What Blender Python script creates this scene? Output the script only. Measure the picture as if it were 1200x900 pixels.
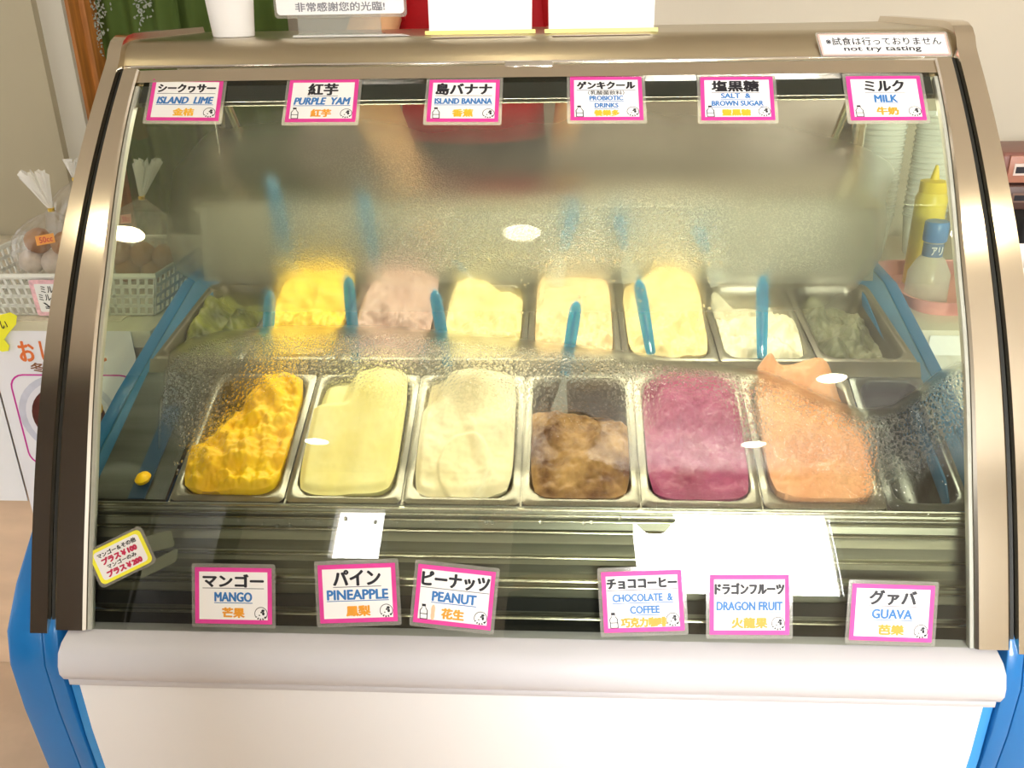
import bpy, bmesh, math, random
from mathutils import Vector, Matrix, noise
random.seed(7)
for o in list(bpy.data.objects): bpy.data.objects.remove(o)
scene=bpy.context.scene; COL=scene.collection
# ---------------------------------------------------------------- camera
F=1050.0; TH=math.radians(23.5); YAW=math.radians(3.40); ROLL=math.radians(-1.026)
CAM=Vector((.053,-.941,1.38))
FW=Vector((-math.sin(YAW)*math.cos(TH), math.cos(YAW)*math.cos(TH), -math.sin(TH)))
RT=Vector((math.cos(YAW),math.sin(YAW),0)); UP=RT.cross(FW)
R2=RT*math.cos(ROLL)+UP*math.sin(ROLL); U2=-RT*math.sin(ROLL)+UP*math.cos(ROLL)
cd=bpy.data.cameras.new('camera'); cam=bpy.data.objects.new('camera',cd); COL.objects.link(cam)
cd.sensor_width=36; cd.lens=F/1200*36; cd.clip_start=.02
M=Matrix((R2,U2,-FW)).transposed().to_4x4(); M.translation=CAM; cam.matrix_world=M
scene.camera=cam
# ---------------------------------------------------------------- world, light, exposure
w=bpy.data.worlds.new('world'); scene.world=w; w.use_nodes=True
bg=w.node_tree.nodes['Background']; bg.inputs[0].default_value=(1,.985,.95,1); bg.inputs[1].default_value=.85
scene.view_settings.view_transform='Standard'; scene.view_settings.look='None'; scene.view_settings.gamma=1
scene.view_settings.exposure=.92
WINDOW_EMIT=14.0; LAMP_EMIT=34.0
def area(name,loc,target,sx,sy,power,col=(1,1,1)):
    l=bpy.data.lights.new(name,'AREA'); l.shape='RECTANGLE'; l.size=sx; l.size_y=sy; l.energy=power; l.color=col
    o=bpy.data.objects.new(name,l); COL.objects.link(o); o.location=loc
    o.rotation_euler=(Vector(target)-Vector(loc)).to_track_quat('-Z','Y').to_euler(); return o
CASE_LIGHT=area('case_lamp_light',(0,.515,1.238),(0,.20,.80),1.1,.03,2.7,(1,.93,.74))
WINDOW_LIGHT=area('window_daylight',(.92,-3.22,1.78),(.92,0,1.2),.98,.66,45,(1,.99,.97)); WINDOW_LIGHT.rotation_euler=(math.radians(-90),0,math.radians(180))

# ---------------------------------------------------------------- pixel -> world helpers
def ray(x,y): return R2*((x-600)/F)+U2*((450-y)/F)+FW
def at(x,y,Y=None,X=None,Z=None):
    d=ray(x,y)
    if Y is not None: t=(Y-CAM.y)/d.y
    elif X is not None: t=(X-CAM.x)/d.x
    else: t=(Z-CAM.z)/d.z
    return CAM+d*t
def proj(P):
    v=Vector(P)-CAM; k=v.dot(FW); return 600+F*v.dot(R2)/k, 450-F*v.dot(U2)/k
PC=(0.4804824436327146,-0.793049440968436,0.8856627475851823,-0.3520688340368762)
def gy(z): return ((PC[0]*z+PC[1])*z+PC[2])*z+PC[3]
def gd(z): return (3*PC[0]*z+2*PC[1])*z+PC[2]
def gn(z):
    n=Vector((0,-1,gd(z))); return n.normalized()
def hit(x,y):
    d=ray(x,y); lo,hi=.7,2.0
    for i in range(50):
        m=(lo+hi)/2; p=CAM+d*m
        if p.y-gy(p.z)>0: hi=m
        else: lo=m
    return CAM+d*lo
def ss(a,b,x):
    t=max(0,min(1,(x-a)/(b-a))); return t*t*(3-2*t)

# ---------------------------------------------------------------- materials
MATS={}
def mat(name,col,rough=.5,metal=0,var=.0,scale=20,bump=0,bscale=60,emit=0,alpha=None,trans=0,ior=1.45,spec=.5,coat=0,sss=0,stretch=None,col2=None):
    if name in MATS: return MATS[name]
    m=bpy.data.materials.new(name); m.use_nodes=True; nt=m.node_tree; b=nt.nodes['Principled BSDF']
    c=(*col,1); b.inputs['Base Color'].default_value=c; b.inputs['Roughness'].default_value=rough; b.inputs['Metallic'].default_value=metal
    b.inputs['IOR'].default_value=ior; b.inputs['Specular IOR Level'].default_value=spec; b.inputs['Coat Weight'].default_value=coat
    b.inputs['Transmission Weight'].default_value=trans
    if sss: b.inputs['Subsurface Weight'].default_value=sss; b.inputs['Subsurface Radius'].default_value=(.02,.015,.01)
    if emit: b.inputs['Emission Color'].default_value=c; b.inputs['Emission Strength'].default_value=emit
    if alpha is not None: b.inputs['Alpha'].default_value=alpha
    tc=nt.nodes.new('ShaderNodeTexCoord'); mp=nt.nodes.new('ShaderNodeMapping'); nt.links.new(tc.outputs['Object'],mp.inputs[0])
    if stretch: mp.inputs['Scale'].default_value=stretch
    if var or col2:
        n=nt.nodes.new('ShaderNodeTexNoise'); n.inputs['Scale'].default_value=scale; n.inputs['Detail'].default_value=5
        nt.links.new(mp.outputs[0],n.inputs['Vector'])
        r=nt.nodes.new('ShaderNodeValToRGB'); r.color_ramp.elements[0].position=.35; r.color_ramp.elements[1].position=.65
        r.color_ramp.elements[0].color=(*[max(0,k*(1-var)) for k in (col2 or col)],1); r.color_ramp.elements[1].color=(*[min(1,k*(1+var*.5)) for k in col],1)
        nt.links.new(n.outputs[0],r.inputs[0]); nt.links.new(r.outputs[0],b.inputs['Base Color'])
    if bump:
        n2=nt.nodes.new('ShaderNodeTexNoise'); n2.inputs['Scale'].default_value=bscale; n2.inputs['Detail'].default_value=6
        nt.links.new(mp.outputs[0],n2.inputs['Vector'])
        bp=nt.nodes.new('ShaderNodeBump'); bp.inputs['Strength'].default_value=bump; bp.inputs['Distance'].default_value=.004
        nt.links.new(n2.outputs[0],bp.inputs['Height']); nt.links.new(bp.outputs[0],b.inputs['Normal'])
    MATS[name]=m; return m
STEEL=mat('brushed_steel',(.70,.63,.52),.17,1,.03,5)
CHROME=mat('polished_steel',(.85,.84,.82),.1,1,.03,15)
CAPM=mat('canopy_steel',(.50,.44,.32),.30,1,.05,6)
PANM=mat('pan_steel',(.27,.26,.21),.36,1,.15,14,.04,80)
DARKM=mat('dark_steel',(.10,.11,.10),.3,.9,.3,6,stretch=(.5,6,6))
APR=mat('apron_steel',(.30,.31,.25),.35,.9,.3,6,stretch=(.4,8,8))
RAILM=mat('rail_steel',(.62,.62,.5),.25,1,.1,8)
BLACK=mat('black_rubber',(.012,.014,.013),.5,0,.2,30)
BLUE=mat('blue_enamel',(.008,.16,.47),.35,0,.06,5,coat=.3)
BLUE2=mat('blue_rim_plastic',(.015,.15,.30),.3,0,.2,9,coat=.4)
WPAN=mat('white_panel_enamel',(.86,.87,.89),.35,0,.01,4,coat=.2)
LEDGE=mat('ledge_plastic',(.60,.60,.64),.38,0,.03,5)
PAPER=mat('white_paper',(.90,.90,.90),.6,0,.01,10)
PINK=mat('pink_border',(.76,.05,.34),.5,0,.08,30)
YEL=mat('yellow_border',(.93,.88,.05),.5,0,.03,20)
INK=mat('black_ink',(.012,.012,.02),.5,0,.2,40)
BINK=mat('blue_ink',(.035,.19,.52),.5,0,.05,40)
OINK=mat('orange_ink',(.85,.36,.03),.5,0,.05,40)
YINK=mat('yellow_ink',(.92,.50,.03),.5,0,.05,40)
RINK=mat('red_ink',(.60,.02,.09),.5,0,.1,40)
GINK=mat('grey_ink',(.22,.22,.25),.5,0,.1,40)
WALLM=mat('cream_wall_paint',(.60,.545,.44),.8,0,.03,3,.05,150)
WALL2=mat('white_wall_paint',(.56,.53,.45),.8,0,.03,3,.05,150)
CEILM=mat('ceiling_paint',(.70,.67,.60),.85,0,.02,3)
WOODF=mat('orange_door_wood',(.42,.16,.03),.5,0,.3,5,.1,60,stretch=(12,12,1))
FLOORM=mat('floor_vinyl',(.66,.50,.36),.5,0,.15,6)
COUNT=mat('counter_cream',(.66,.62,.50),.5,0,.05,8)
PLY=mat('pale_wood_panel',(.74,.54,.37),.55,0,.10,6,.03,60,stretch=(1,1,3))
WPLAS=mat('white_plastic',(.78,.79,.74),.4,0,.03,10)
def clearmat(name,tint,gl=.12,rough=.05,white=0,wc=(1,1,1),nscale=0):
    m=bpy.data.materials.new(name); m.use_nodes=True; nt=m.node_tree; nt.nodes.clear(); N=nt.nodes.new; L=nt.links.new
    out=N('ShaderNodeOutputMaterial'); t=N('ShaderNodeBsdfTransparent'); t.inputs[0].default_value=(*tint,1)
    g=N('ShaderNodeBsdfGlossy'); g.inputs['Roughness'].default_value=rough
    lw=N('ShaderNodeLayerWeight'); lw.inputs[0].default_value=.5
    pw=N('ShaderNodeMath'); pw.operation='POWER'; L(lw.outputs['Facing'],pw.inputs[0]); pw.inputs[1].default_value=4
    ma=N('ShaderNodeMath'); ma.operation='MULTIPLY_ADD'; L(pw.outputs[0],ma.inputs[0]); ma.inputs[1].default_value=.35; ma.inputs[2].default_value=gl*.4
    mx=N('ShaderNodeMixShader'); L(ma.outputs[0],mx.inputs[0]); L(t.outputs[0],mx.inputs[1]); L(g.outputs[0],mx.inputs[2])
    last=mx
    if white:
        d=N('ShaderNodeBsdfDiffuse'); d.inputs[0].default_value=(*wc,1); tl=N('ShaderNodeBsdfTranslucent'); tl.inputs[0].default_value=(*wc,1)
        md=N('ShaderNodeMixShader'); L(d.outputs[0],md.inputs[1]); L(tl.outputs[0],md.inputs[2])
        m2=N('ShaderNodeMixShader'); m2.inputs[0].default_value=white; L(mx.outputs[0],m2.inputs[1]); L(md.outputs[0],m2.inputs[2]); last=m2
        if nscale:
            n=N('ShaderNodeTexNoise'); n.inputs['Scale'].default_value=nscale; n.inputs['Detail'].default_value=4
            tc=N('ShaderNodeTexCoord'); L(tc.outputs['Object'],n.inputs['Vector'])
            r=N('ShaderNodeMapRange'); r.inputs[1].default_value=.35; r.inputs[2].default_value=.7; r.inputs[3].default_value=white*.3; r.inputs[4].default_value=min(1,white*2)
            L(n.outputs[0],r.inputs[0]); L(r.outputs[0],m2.inputs[0])
    L(last.outputs[0],out.inputs[0]); MATS[name]=m; return m
SGLASS=clearmat('side_glass',(.90,.95,.87),.08,.01)
LAMI=clearmat('laminate_film',(.9,.9,.88),.15,.1,.25,(.9,.88,.82))
CELLO=clearmat('cellophane',(.97,.96,.95),.30,.10,.09,(1,.98,.97),40)
CPLAS=clearmat('clear_plastic',(.93,.95,.94),.2,.08,.22,(.9,.95,.93))
FROST=clearmat('milky_plastic',(.9,.9,.88),.1,.2,.6,(.9,.9,.86))
SPB=clearmat('blue_clear_plastic',(.22,.68,.88),.35,.06,.45,(.05,.50,.82))
STEMC=clearmat('clear_stem_plastic',(.93,.97,.95),.3,.08,.3,(.9,.95,.92))

def glassmat():
    m=bpy.data.materials.new('fogged_front_glass'); m.use_nodes=True; nt=m.node_tree; nt.nodes.clear(); N=nt.nodes.new; L=nt.links.new
    out=N('ShaderNodeOutputMaterial')
    fa=N('ShaderNodeAttribute'); fa.attribute_name='fog'; da=N('ShaderNodeAttribute'); da.attribute_name='drops'
    tc=N('ShaderNodeTexCoord')
    def math_(op,a,b=None,c=None):
        n=N('ShaderNodeMath'); n.operation=op
        for i,v in enumerate((a,b,c)):
            if v is None: continue
            if isinstance(v,(int,float)): n.inputs[i].default_value=v
            else: L(v,n.inputs[i])
        return n.outputs[0]
    # droplets: little domes, two sizes
    def dome(scale,r):
        v=N('ShaderNodeTexVoronoi'); v.inputs['Scale'].default_value=scale; L(tc.outputs['Object'],v.inputs['Vector'])
        d=math_('DIVIDE',v.outputs['Distance'],r); d=math_('MINIMUM',d,1.0); q=math_('SUBTRACT',1.0,math_('MULTIPLY',d,d)); return math_('SQRT',q)
    sa=N('ShaderNodeAttribute'); sa.attribute_name='lower'
    d0=dome(215,.50); d1=dome(330,.55); d2=dome(560,.6)
    big=math_('ADD',d0,math_('MULTIPLY',d2,.35)); small=math_('ADD',math_('MULTIPLY',d1,.7),math_('MULTIPLY',d2,.4))
    h=math_('ADD',math_('MULTIPLY',big,sa.outputs['Fac']),math_('MULTIPLY',small,math_('SUBTRACT',1.0,sa.outputs['Fac'])))
    fm=math_('MULTIPLY',h,da.outputs['Fac'])
    bp=N('ShaderNodeBump'); bp.inputs['Strength'].default_value=.9; bp.inputs['Distance'].default_value=.0035; L(fm,bp.inputs['Height'])
    tr=N('ShaderNodeBsdfTransparent'); tr.inputs[0].default_value=(.93,.955,.85,1)
    gl=N('ShaderNodeBsdfGlossy'); gl.inputs['Roughness'].default_value=.004
    fr=N('ShaderNodeFresnel'); fr.inputs[0].default_value=1.6
    mx=N('ShaderNodeMixShader'); L(math_('MULTIPLY',fr.outputs[0],1.7),mx.inputs[0]); L(tr.outputs[0],mx.inputs[1]); L(gl.outputs[0],mx.inputs[2])
    # fog: blurred transmission + veil
    rf=N('ShaderNodeBsdfRefraction'); rf.inputs['IOR'].default_value=1.10; rf.inputs['Roughness'].default_value=.50; rf.inputs['Color'].default_value=(.66,.66,.55,1); L(bp.outputs[0],rf.inputs['Normal'])
    df=N('ShaderNodeBsdfDiffuse'); df.inputs[0].default_value=(.78,.80,.70,1); tl=N('ShaderNodeBsdfTranslucent'); tl.inputs[0].default_value=(.85,.86,.74,1)
    v=N('ShaderNodeMixShader'); v.inputs[0].default_value=.6; L(df.outputs[0],v.inputs[1]); L(tl.outputs[0],v.inputs[2])
    fg=N('ShaderNodeMixShader'); fg.inputs[0].default_value=.10; L(rf.outputs[0],fg.inputs[1]); L(v.outputs[0],fg.inputs[2])
    m2=N('ShaderNodeMixShader'); L(fa.outputs['Fac'],m2.inputs[0]); L(mx.outputs[0],m2.inputs[1]); L(fg.outputs[0],m2.inputs[2])
    # drops: sharp refraction through dome normals, only where a dome stands
    dr=N('ShaderNodeBsdfRefraction'); dr.inputs['IOR'].default_value=1.30; dr.inputs['Roughness'].default_value=.03; dr.inputs['Color'].default_value=(.98,.99,.94,1); L(bp.outputs[0],dr.inputs['Normal'])
    dg=N('ShaderNodeBsdfGlossy'); dg.inputs['Roughness'].default_value=.05; L(bp.outputs[0],dg.inputs['Normal'])
    dm=N('ShaderNodeMixShader'); dm.inputs[0].default_value=.07; L(dr.outputs[0],dm.inputs[1]); L(dg.outputs[0],dm.inputs[2])
    fac=math_('MULTIPLY',math_('GREATER_THAN',h,.25),math_('MULTIPLY',da.outputs['Fac'],.85))
    m3=N('ShaderNodeMixShader'); L(fac,m3.inputs[0]); L(m2.outputs[0],m3.inputs[1]); L(dm.outputs[0],m3.inputs[2])
    L(m3.outputs[0],out.inputs[0]); return m
FOGGLASS=glassmat()
def emis(name,col,s):
    m=bpy.data.materials.new(name); m.use_nodes=True; nt=m.node_tree; nt.nodes.clear()
    e=nt.nodes.new('ShaderNodeEmission'); e.inputs[0].default_value=(*col,1); e.inputs[1].default_value=s
    o=nt.nodes.new('ShaderNodeOutputMaterial'); nt.links.new(e.outputs[0],o.inputs[0]); return m
WINM=emis('daylight_pane',(1,1,1),WINDOW_EMIT); LAMPM=emis('lamp_glow',(1,.86,.58),LAMP_EMIT); TUBEM=emis('tube_glow',(1,.93,.75),5)

# ---------------------------------------------------------------- mesh helpers
def wloc(o):
    v=Vector((0,0,0))
    while o is not None: v=v+o.location; o=o.parent
    return v
def tag(o,label=None,cat=None,group=None,kind=None):
    if label: o['label']=label
    if cat: o['category']=cat
    if group: o['group']=group
    if kind: o['kind']=kind
    return o
def thing(name,loc,label,cat,group=None):
    o=bpy.data.objects.new(name,None); COL.objects.link(o); o.location=loc; o.empty_display_size=.03; return tag(o,label,cat,group)
def mk(name,V,Fc,m,parent=None,smooth=False,bevel=0,seg=2,mats=None,mi=None,angle=40):
    V=[Vector(v) for v in V]
    if parent is None:
        lo=[min(v[i] for v in V) for i in range(3)]; hi=[max(v[i] for v in V) for i in range(3)]
        org=Vector(((lo[0]+hi[0])/2,(lo[1]+hi[1])/2,lo[2]))
    else: org=wloc(parent)
    me=bpy.data.meshes.new(name); me.from_pydata([v-org for v in V],[],Fc)
    me.materials.append(m)
    if mats:
        for x in mats: me.materials.append(x)
        for p,k in zip(me.polygons,mi): p.material_index=k
    bm=bmesh.new(); bm.from_mesh(me); bmesh.ops.recalc_face_normals(bm,faces=bm.faces)
    if bevel:
        ed=[e for e in bm.edges if len(e.link_faces)==2 and e.calc_face_angle(0)>.5]
        bmesh.ops.bevel(bm,geom=ed,offset=bevel,segments=seg,affect='EDGES',profile=.5)
    bm.to_mesh(me); bm.free()
    if smooth or bevel:
        me.polygons.foreach_set('use_smooth',[True]*len(me.polygons))
        try: me.set_sharp_from_angle(angle=math.radians(angle))
        except Exception: pass
    o=bpy.data.objects.new(name,me); COL.objects.link(o)
    if parent is None: o.location=org
    else: o.parent=parent
    return o
BF=[(0,1,3,2),(4,6,7,5),(0,4,5,1),(2,3,7,6),(0,2,6,4),(1,5,7,3)]
def box(name,x0,x1,y0,y1,z0,z1,m,parent=None,bevel=0,**k):
    return mk(name,[(x,y,z) for x in (x0,x1) for y in (y0,y1) for z in (z0,z1)],BF,m,parent,bevel=bevel,**k)
def extx(name,prof,x0,x1,m,parent=None,bevel=0,closed=True,smooth=False,angle=40):
    n=len(prof); V=[(x0,y,z) for y,z in prof]+[(x1,y,z) for y,z in prof]
    Fc=[(i,(i+1)%n,n+(i+1)%n,n+i) for i in range(n if closed else n-1)]
    if closed: Fc+=[tuple(range(n)),tuple(range(n,2*n))]
    return mk(name,V,Fc,m,parent,smooth=smooth,bevel=bevel,angle=angle)
def lathe(name,prof,c,m,parent=None,n=28,axis=None,squash=1,cap=True):
    V=[];Fc=[]; a=Vector(axis).normalized() if axis else Vector((0,0,1)); q=Vector((0,0,1)).rotation_difference(a); c=Vector(c)
    for r,z in prof:
        for i in range(n):
            t=2*math.pi*i/n; V.append(c+q@Vector((r*math.cos(t),r*squash*math.sin(t),z)))
    for j in range(len(prof)-1):
        for i in range(n): Fc.append((j*n+i,j*n+(i+1)%n,(j+1)*n+(i+1)%n,(j+1)*n+i))
    if cap: Fc+=[tuple(range(n)),tuple(range((len(prof)-1)*n,len(prof)*n))]
    return mk(name,V,Fc,m,parent,smooth=True)
def tube(name,pts,rad,m,parent=None,n=10):
    pts=[Vector(p) for p in pts]; rs=rad if isinstance(rad,(list,tuple)) else [rad]*len(pts); V=[];Fc=[]
    for j,p in enumerate(pts):
        t=(pts[min(j+1,len(pts)-1)]-pts[max(j-1,0)]).normalized(); a=t.orthogonal().normalized() if j==0 else (a-t*a.dot(t)).normalized(); b=t.cross(a)
        for i in range(n):
            u=2*math.pi*i/n; V.append(p+(a*math.cos(u)+b*math.sin(u))*rs[j])
    for j in range(len(pts)-1):
        for i in range(n): Fc.append((j*n+i,j*n+(i+1)%n,(j+1)*n+(i+1)%n,(j+1)*n+i))
    Fc+=[tuple(range(n)),tuple(range((len(pts)-1)*n,len(pts)*n))]
    return mk(name,V,Fc,m,parent,smooth=True)
def slab(name,poly,nrm,th,m,parent=None,mats=None):
    # polygon (world points) given thickness along nrm
    poly=[Vector(p) for p in poly]; n=len(poly); nrm=Vector(nrm).normalized()*th
    V=poly+[p+nrm for p in poly]; Fc=[(i,(i+1)%n,n+(i+1)%n,n+i) for i in range(n)]+[tuple(range(n)),tuple(range(n,2*n))]
    return mk(name,V,Fc,m,parent)
class Fr:   # a flat frame: origin top-left, u across, v down, n outward
    def __init__(s,TL,TR,BR,BL,off=0,toward=None):
        s.o=Vector(TL); s.u=((Vector(TR)-Vector(TL))+(Vector(BR)-Vector(BL)))/2; s.v=((Vector(BL)-Vector(TL))+(Vector(BR)-Vector(TR)))/2
        s.n=s.u.cross(s.v).normalized()
        if s.n.dot(CAM-s.o)<0: s.n=-s.n
        s.o=s.o+s.n*off; s.w=s.u.length; s.h=s.v.length
    def p(s,a,b,k=0): return s.o+s.u*a+s.v*b+s.n*k
def rpoly(fr,a0,b0,a1,b1,r,k,n=5):
    # rounded rectangle in fractions; r in metres
    ra=r/fr.w; rb=r/fr.h; P=[]
    for (ca,cb,s) in ((a1-ra,b0+rb,-90),(a1-ra,b1-rb,0),(a0+ra,b1-rb,90),(a0+ra,b0+rb,180)):
        for i in range(n+1):
            t=math.radians(s+90*i/n); P.append(fr.p(ca+ra*math.cos(t),cb+rb*math.sin(t),k))
    return P
def text(name,body,fr,cx,cy,w_,h_,m,parent,k=.0012,bold=.02,shear=0,fit=True,flip=False):
    c=bpy.data.curves.new('t','FONT'); c.body=body; c.size=1; c.offset=0; c.shear=shear; c.resolution_u=3; c.extrude=.0
    o=bpy.data.objects.new('t',c); COL.objects.link(o)
    me=o.to_mesh(); V=[v.co.copy() for v in me.vertices]; Fc=[tuple(p.vertices) for p in me.polygons]; o.to_mesh_clear()
    bpy.data.objects.remove(o); bpy.data.curves.remove(c)
    if not V: return None
    x0=min(v.x for v in V);x1=max(v.x for v in V);y0=min(v.y for v in V);y1=max(v.y for v in V)
    out=[]
    for v in V:
        a=(v.x-x0)/(x1-x0)-.5; b=(v.y-y0)/max(1e-6,(y1-y0))-.5
        if flip: a=-a
        out.append(fr.p(cx+a*w_,cy-b*h_,k))
    if bold>0:
        base=list(out); F0=list(Fc); n0=len(base); nch=max(1,len(body)); 
        e=min((.062 if body.isascii() else .10)*h_*fr.h,.0011)*(bold/.035)
        for q,(dx,dy) in enumerate(((e,0),(-e,0),(0,e*.7),(0,-e*.7),(e*.6,e*.5),(-e*.6,e*.5),(e*.6,-e*.5),(-e*.6,-e*.5)) if body.isascii() or len(body)<9 else ((e,0),(-e,0),(0,e*.6),(0,-e*.6))):
            off=len(out); out+= [p+fr.u.normalized()*dx+fr.v.normalized()*dy+fr.n*(.00001*(q+1)) for p in base]; Fc=Fc+[tuple(i+off for i in f_) for f_ in F0]
    me2=mk(name,out,Fc,m,parent); return me2
def bar(fr,a0,b0,a1,b1,k,m,parent,name='underline'):
    return mk(name,[fr.p(a0,b0,k),fr.p(a1,b0,k),fr.p(a1,b1,k),fr.p(a0,b1,k)],[(0,1,2,3)],m,parent)

# ================================================================ SETTING
def struct(o): o['kind']='structure'; return o
struct(box('floor',-4,4,-3.3,3.2,-.05,0,FLOORM))
struct(box('ceiling',-4,4,-3.3,3.2,2.5,2.55,CEILM))
YW=1.62
# wall behind the case, right of the doorway
px=lambda x,y,Y:at(x,y,Y=Y)
xd0=px(103,0,YW).x; xd1=px(309,20,YW).x
struct(box('wall_back',xd1+.045,4,YW,YW+.1,0,2.5,WALLM))
xl=px(72,0,YW).x
struct(box('wall_back_left',-4,px(33,0,1.35).x,1.36,YW+.1,0,2.5,mat('shaded_wall_paint',(.42,.37,.26),.8,0,.04,3,.05,150)))  # shade on this wall is put into its darker olive colour
struct(box('trim_1',px(33,0,1.35).x,px(70,0,1.38).x,1.385,YW+.1,0,2.5,WALL2))
tr=struct(box('trim_2',px(69,0,1.42).x,px(84,0,1.42).x,1.40,YW+.02,0,2.2,WOODF,bevel=.004))
tr=struct(box('trim_3',px(84,0,1.46).x,px(100,0,1.46).x,1.45,YW+.06,0,2.2,WOODF,bevel=.004))
struct(box('trim_4',xd1,xd1+.045,YW-.03,YW+.06,0,2.2,WOODF,bevel=.004))
struct(box('wall_back_room',-2.6,xd1+.3,2.6,2.7,0,2.5,WALL2))
struct(box('wall_above_door',px(33,0,1.35).x,xd1+.045,YW,YW+.1,2.2,2.5,WALLM))
# wall behind the photographer with its windows and an added dark door
yF=-3.2
def fwall(x0,x1,z0,z1,n=[0]):
    n[0]+=1; struct(box('wall_front' if n[0]==1 else 'wall_front_piece',x0,x1,yF-.1,yF,z0,z1,WALLM))
W1=(.42,1.42,1.44,2.12); W2=(-1.12,-.86,1.66,2.10)
fwall(-4,W2[0],0,2.5); fwall(W2[1],W1[0],0,2.5); fwall(W1[1],4,0,2.5)
fwall(W1[0],W1[1],0,W1[2]); fwall(W1[0],W1[1],W1[3],2.5); fwall(W2[0],W2[1],0,W2[2]); fwall(W2[0],W2[1],W2[3],2.5)
for i,Wd in enumerate((W1,W2)):
    wn=struct(box('window_%d'%(i+1),Wd[0],Wd[1],yF-.08,yF-.07,Wd[2],Wd[3],WINM))
    for a in ((Wd[0]-.03,Wd[0],Wd[2]-.03,Wd[3]+.03),(Wd[1],Wd[1]+.03,Wd[2]-.03,Wd[3]+.03),(Wd[0],Wd[1],Wd[2]-.03,Wd[2]),(Wd[0],Wd[1],Wd[3],Wd[3]+.03)):
        box('window_frame',a[0],a[1],yF-.02,yF+.02,a[2],a[3],WPLAS,wn)
d1=struct(box('added_dark_door',-3.3,-1.6,yF-.01,yF+.03,0,2.1,mat('dark_door_wood',(.05,.035,.03),.5,0,.3,6)))  # unseen dark door, added to darken reflections in the chrome
box('door_handle',-1.75,-1.72,yF+.03,yF+.07,.95,1.1,CHROME,d1)
cab=thing('added_dark_cabinet',(-2.1,-1.75,0),'added tall dark cabinet left of the photographer, put there to darken the reflection in the frame','cabinet')  # unseen piece, added so the left frame reflects something dark
box('carcass',-2.95,-1.27,-2.1,-1.55,.06,2.44,MATS['dark_door_wood'],cab,bevel=.004); box('plinth',-2.92,-1.30,-2.08,-1.58,0,.06,BLACK,cab)
for i in range(2):
    dd=box('door',-2.94+.84*i,-2.94+.84*i+.82,-1.55,-1.53,.08,2.42,MATS['dark_door_wood'],cab,bevel=.003); box('handle',-2.14+.04*i+.01,-2.12+.04*i+.01,-1.53,-1.50,1.1,1.3,CHROME,dd)
# ceiling downlights
for i,(x,y) in enumerate(((-1.32,-.33),(-.07,-.33),(1.28,-.33),(1.11,-1.60),(.97,-2.55),(-1.14,-2.57))):
    t=thing('ceiling_downlight',(x,y,2.46),['round ceiling downlight above the left end of the case','round ceiling downlight straight above the case','round ceiling downlight above the right end of the case','round ceiling downlight to the right behind the photographer','round ceiling downlight near the large window','round ceiling downlight near the small window'][i],'lamp','ceiling downlights')
    lathe('trim_ring',[(.06,2.497),(.075,2.497),(.078,2.490),(.06,2.488)],(x,y,0),WPLAS,t,cap=False)
    lathe('bulb',[(.001,2.49),(.055,2.49),(.058,2.496),(.001,2.4965)],(x,y,0),LAMPM,t)

# ================================================================ DISPLAY CASE
HW=.60
case=thing('ice_cream_display_case',(0,.4,0),'stainless and blue ice cream display case with fogged curved glass front','display case')
P=lambda a:a
# body shell
body_back=box('cabinet_body',-.60,.60,.12,.86,.06,.60,DARKM,case)
extx('front_panel',[(.0,.552),(-.022,.548),(-.020,.45),(-.012,.35),(.005,.2),(.03,.08),(.06,.08),(.06,.552)],-.598,.598,WPAN,case,bevel=.003)
extx('front_ledge',[(.030,.6065),(.0,.6065),(-.022,.602),(-.034,.594),(-.041,.578),(-.042,.566),(-.036,.553),(-.026,.547),(-.0275,.545),(-.0275,.536),(-.024,.533),(.03,.533)],-.606,.608,LEDGE,case,smooth=True,angle=50)
for s in (-1,1):
    prof=[(.03,.05),(.012,.20),(-.005,.35),(-.018,.48),(-.02,.560),(-.008,.607),(.035,.655),(.15,.768),(.30,.822),(.60,.907),(.88,.925),(.88,.05)]
    o=extx('blue_end_panel',prof,s*.618,s*.640,BLUE,case,bevel=.004)
    o=extx('blue_side_bulge',[(.03,.05),(.012,.20),(-.005,.35),(-.018,.48),(-.02,.560),(-.008,.607),(.035,.655),(.10,.705),(.86,.72),(.86,.05)],s*.6395,s*.690,BLUE,case,bevel=.006)
    # return strip next to the white panel, blue lightened for the light it faces
    o=extx('blue_corner_strip',[(.0,.54),(-.012,.52),(-.010,.43),(-.002,.34),(.015,.2),(.045,.05),(.08,.05),(.06,.54)],s*.598,s*.616,mat('lit_blue_enamel',(.04,.30,.72),.35,0,.05,5),case,bevel=.002)
    extx('blue_rim',[(.10,.728),(.15,.768),(.30,.822),(.60,.907),(.85,.925),(.85,.90),(.60,.88),(.30,.80),(.13,.70)],s*.572,s*.6175,BLUE2,case,bevel=.002)
    extx('end_wall',[(.075,.62),(.13,.70),(.30,.80),(.60,.88),(.60,.70),(.10,.60)],s*.590,s*.600,DARKM,case)
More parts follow.
